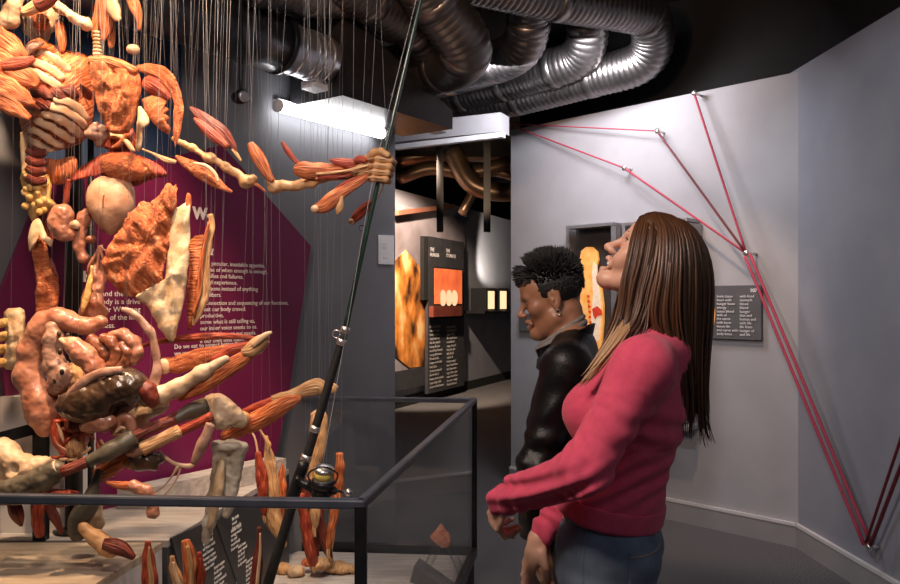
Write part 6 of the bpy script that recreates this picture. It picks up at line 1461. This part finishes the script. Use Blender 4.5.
# jacket
def jck(g):
    return [EL(LM(0.0, 0, 0.90), (0.128+g, 0.175+g, 0.17), max_, .06), EL(LM(0.0, 0, 1.05), (0.122+g, 0.168+g, 0.14), max_, .07), EL(LM(-0.012, 0, 1.17), (0.106+g, 0.178+g, 0.15), max_, .07), RC(msh[1], LM(-0.015, 0.04, 1.315), 0.062+g, 0.060+g, .06), RC(msh[-1], LM(-0.015, -0.04, 1.315), 0.062+g, 0.060+g, .06),
            RC(msh[1], mel, 0.064+g, 0.047+g, .04), RC(mel, mwr, 0.047+g, 0.043+g, .02), RC(msh[-1], mel2, 0.066+g, 0.056+g, .04), RC(mel2, mwr2, 0.056+g, 0.046+g, .02)]
def jw2(X):
    d = np.zeros(len(X))
    for c, w, amp, ax_, fr in ((mel, 0.10, 0.004, (mwr-mel).normalized(), 110), (msh[1]+(mel-msh[1])*0.45, 0.10, 0.0035, (mel-msh[1]).normalized(), 120), (mwr, 0.08, 0.004, (mwr-mel).normalized(), 130)):
        y = X-np.array(c); r2 = (y*y).sum(1); t = y@np.array(ax_)
        d += amp*np.exp(-r2/(w*w))*np.sin(fr*t+5*np.sin(22*y[:,0]+9*y[:,2]))
    z = X[:,2]; d += 0.005*np.exp(-((z-1.02)/0.10)**2)*np.sin(75*z+20*X[:,0])
    return d.astype(np.float32)
jd = FN(jw2, LM(0, 0, 1.05), 0.6, 0, 'd')
jopen = [EL(LM(0.03, 0, 1.425), (0.085, 0.080, 0.085), max_, .01, 's'), RC(LM(0.17, 0.0, 1.33), LM(0.165, 0, 0.98), 0.075, 0.012, .01, 's')]
jbot = FN(lambda X: 0.79-X[:,2], LM(0, 0, 0.79), 9, .01, 'i')
jacket = mesh_obj('jacket', sdf_geo(field(jck(0)+[jd]+jopen+[jbot]), (-0.05, 1.95, 0.70), (0.72, 2.85, 1.45), 0.005), M['leather'], mroot)
# stand-up collar with pointed lapel
def sheet(rows, th):
    """quad sheet from rows of 3D points, thickened along its normal"""
    n, m = len(rows), len(rows[0]); V = []; Fc = []
    for s in (-1, 1):
        for i in range(n):
            for j in range(m):
                a = rows[min(i+1, n-1)][j]-rows[max(i-1, 0)][j]; b = rows[i][min(j+1, m-1)]-rows[i][max(j-1, 0)]
                V.append(rows[i][j]+a.cross(b).normalized()*(s*th/2))
    h = n*m
    for i in range(n-1):
        for j in range(m-1):
            q = (i*m+j, i*m+j+1, (i+1)*m+j+1, (i+1)*m+j); Fc.append(q); Fc.append(tuple(x+h for x in q[::-1]))
    bd = [(0, j) for j in range(m)]+[(i, m-1) for i in range(1, n)]+[(n-1, j) for j in range(m-2, -1, -1)]+[(i, 0) for i in range(n-2, 0, -1)]
    ix = [i*m+j for i, j in bd]
    for k in range(len(ix)):
        a, b = ix[k], ix[(k+1) % len(ix)]; Fc.append((a, b, b+h, a+h))
    return (V, Fc)
rows = []
for k in range(5):
    t = k/4; rr2 = []
    for i in range(25):
        a = math.radians(38)+math.radians(284)*i/24; ca = math.cos(a)
        rf = 0.084+0.010*t; z = 1.338+0.046*t*(0.8-0.2*ca)-0.042*(ca+1)*0.8
        rr2.append(ncc*1.0+max_[0]*(rf*ca-0.004)+max_[1]*(rf*1.02*math.sin(a))+UP*(z-1.338+0.0))
    rows.append(rr2)
mesh_obj('collar', sheet(rows, 0.007), M['leather'], jacket)
lp = [P(556, 340, 2.30), P(566, 350, 2.25), P(556, 364, 2.225), P(541, 372, 2.235), P(536, 368, 2.25), P(537, 359, 2.27)]
lapel = prism(lp, V3(0.004, 0.011, 0.0)); mesh_obj('lapel', lapel, M['leather'], jacket, smooth=False)
zp = [P(541, 420, 2.26), P(540, 440, 2.245), P(541, 458, 2.235), P(538, 474, 2.24)]
seam = [msh[1]+(UP*math.cos(a)*0.066-mf*math.sin(a)*0.066)+ml*-0.012 for a in [math.radians(-70+140*i/10) for i in range(11)]]
mesh_obj('sleeve_seam', sweep(seam, 0.003, nseg=6), M['leather'], jacket)
def trs(g): return [EL(LM(0, 0, 0.87), (0.118+g, 0.162+g, 0.13), max_, .05), RC(mhn, mkn, 0.096+g, 0.072+g, .04), RC(mhf, mkf, 0.096+g, 0.072+g, .02), RC(mkn, man_, 0.072+g, 0.060+g, .02), RC(mkf, maf, 0.072+g, 0.060+g, .02)]
mesh_obj('trousers', sdf_auto(trs(0), 0.007), M['trous'], mroot)
for a_ in (man_, maf):
    mesh_obj('shoe', sdf_auto([RC(a_+UP*-0.03, a_+mf*0.17+UP*-0.045, 0.047, 0.037, .02), RC(a_+UP*-0.05-mf*0.02, a_+mf*0.18+UP*-0.055, 0.028, 0.025, .02)], 0.006), M['shoe'], mroot)
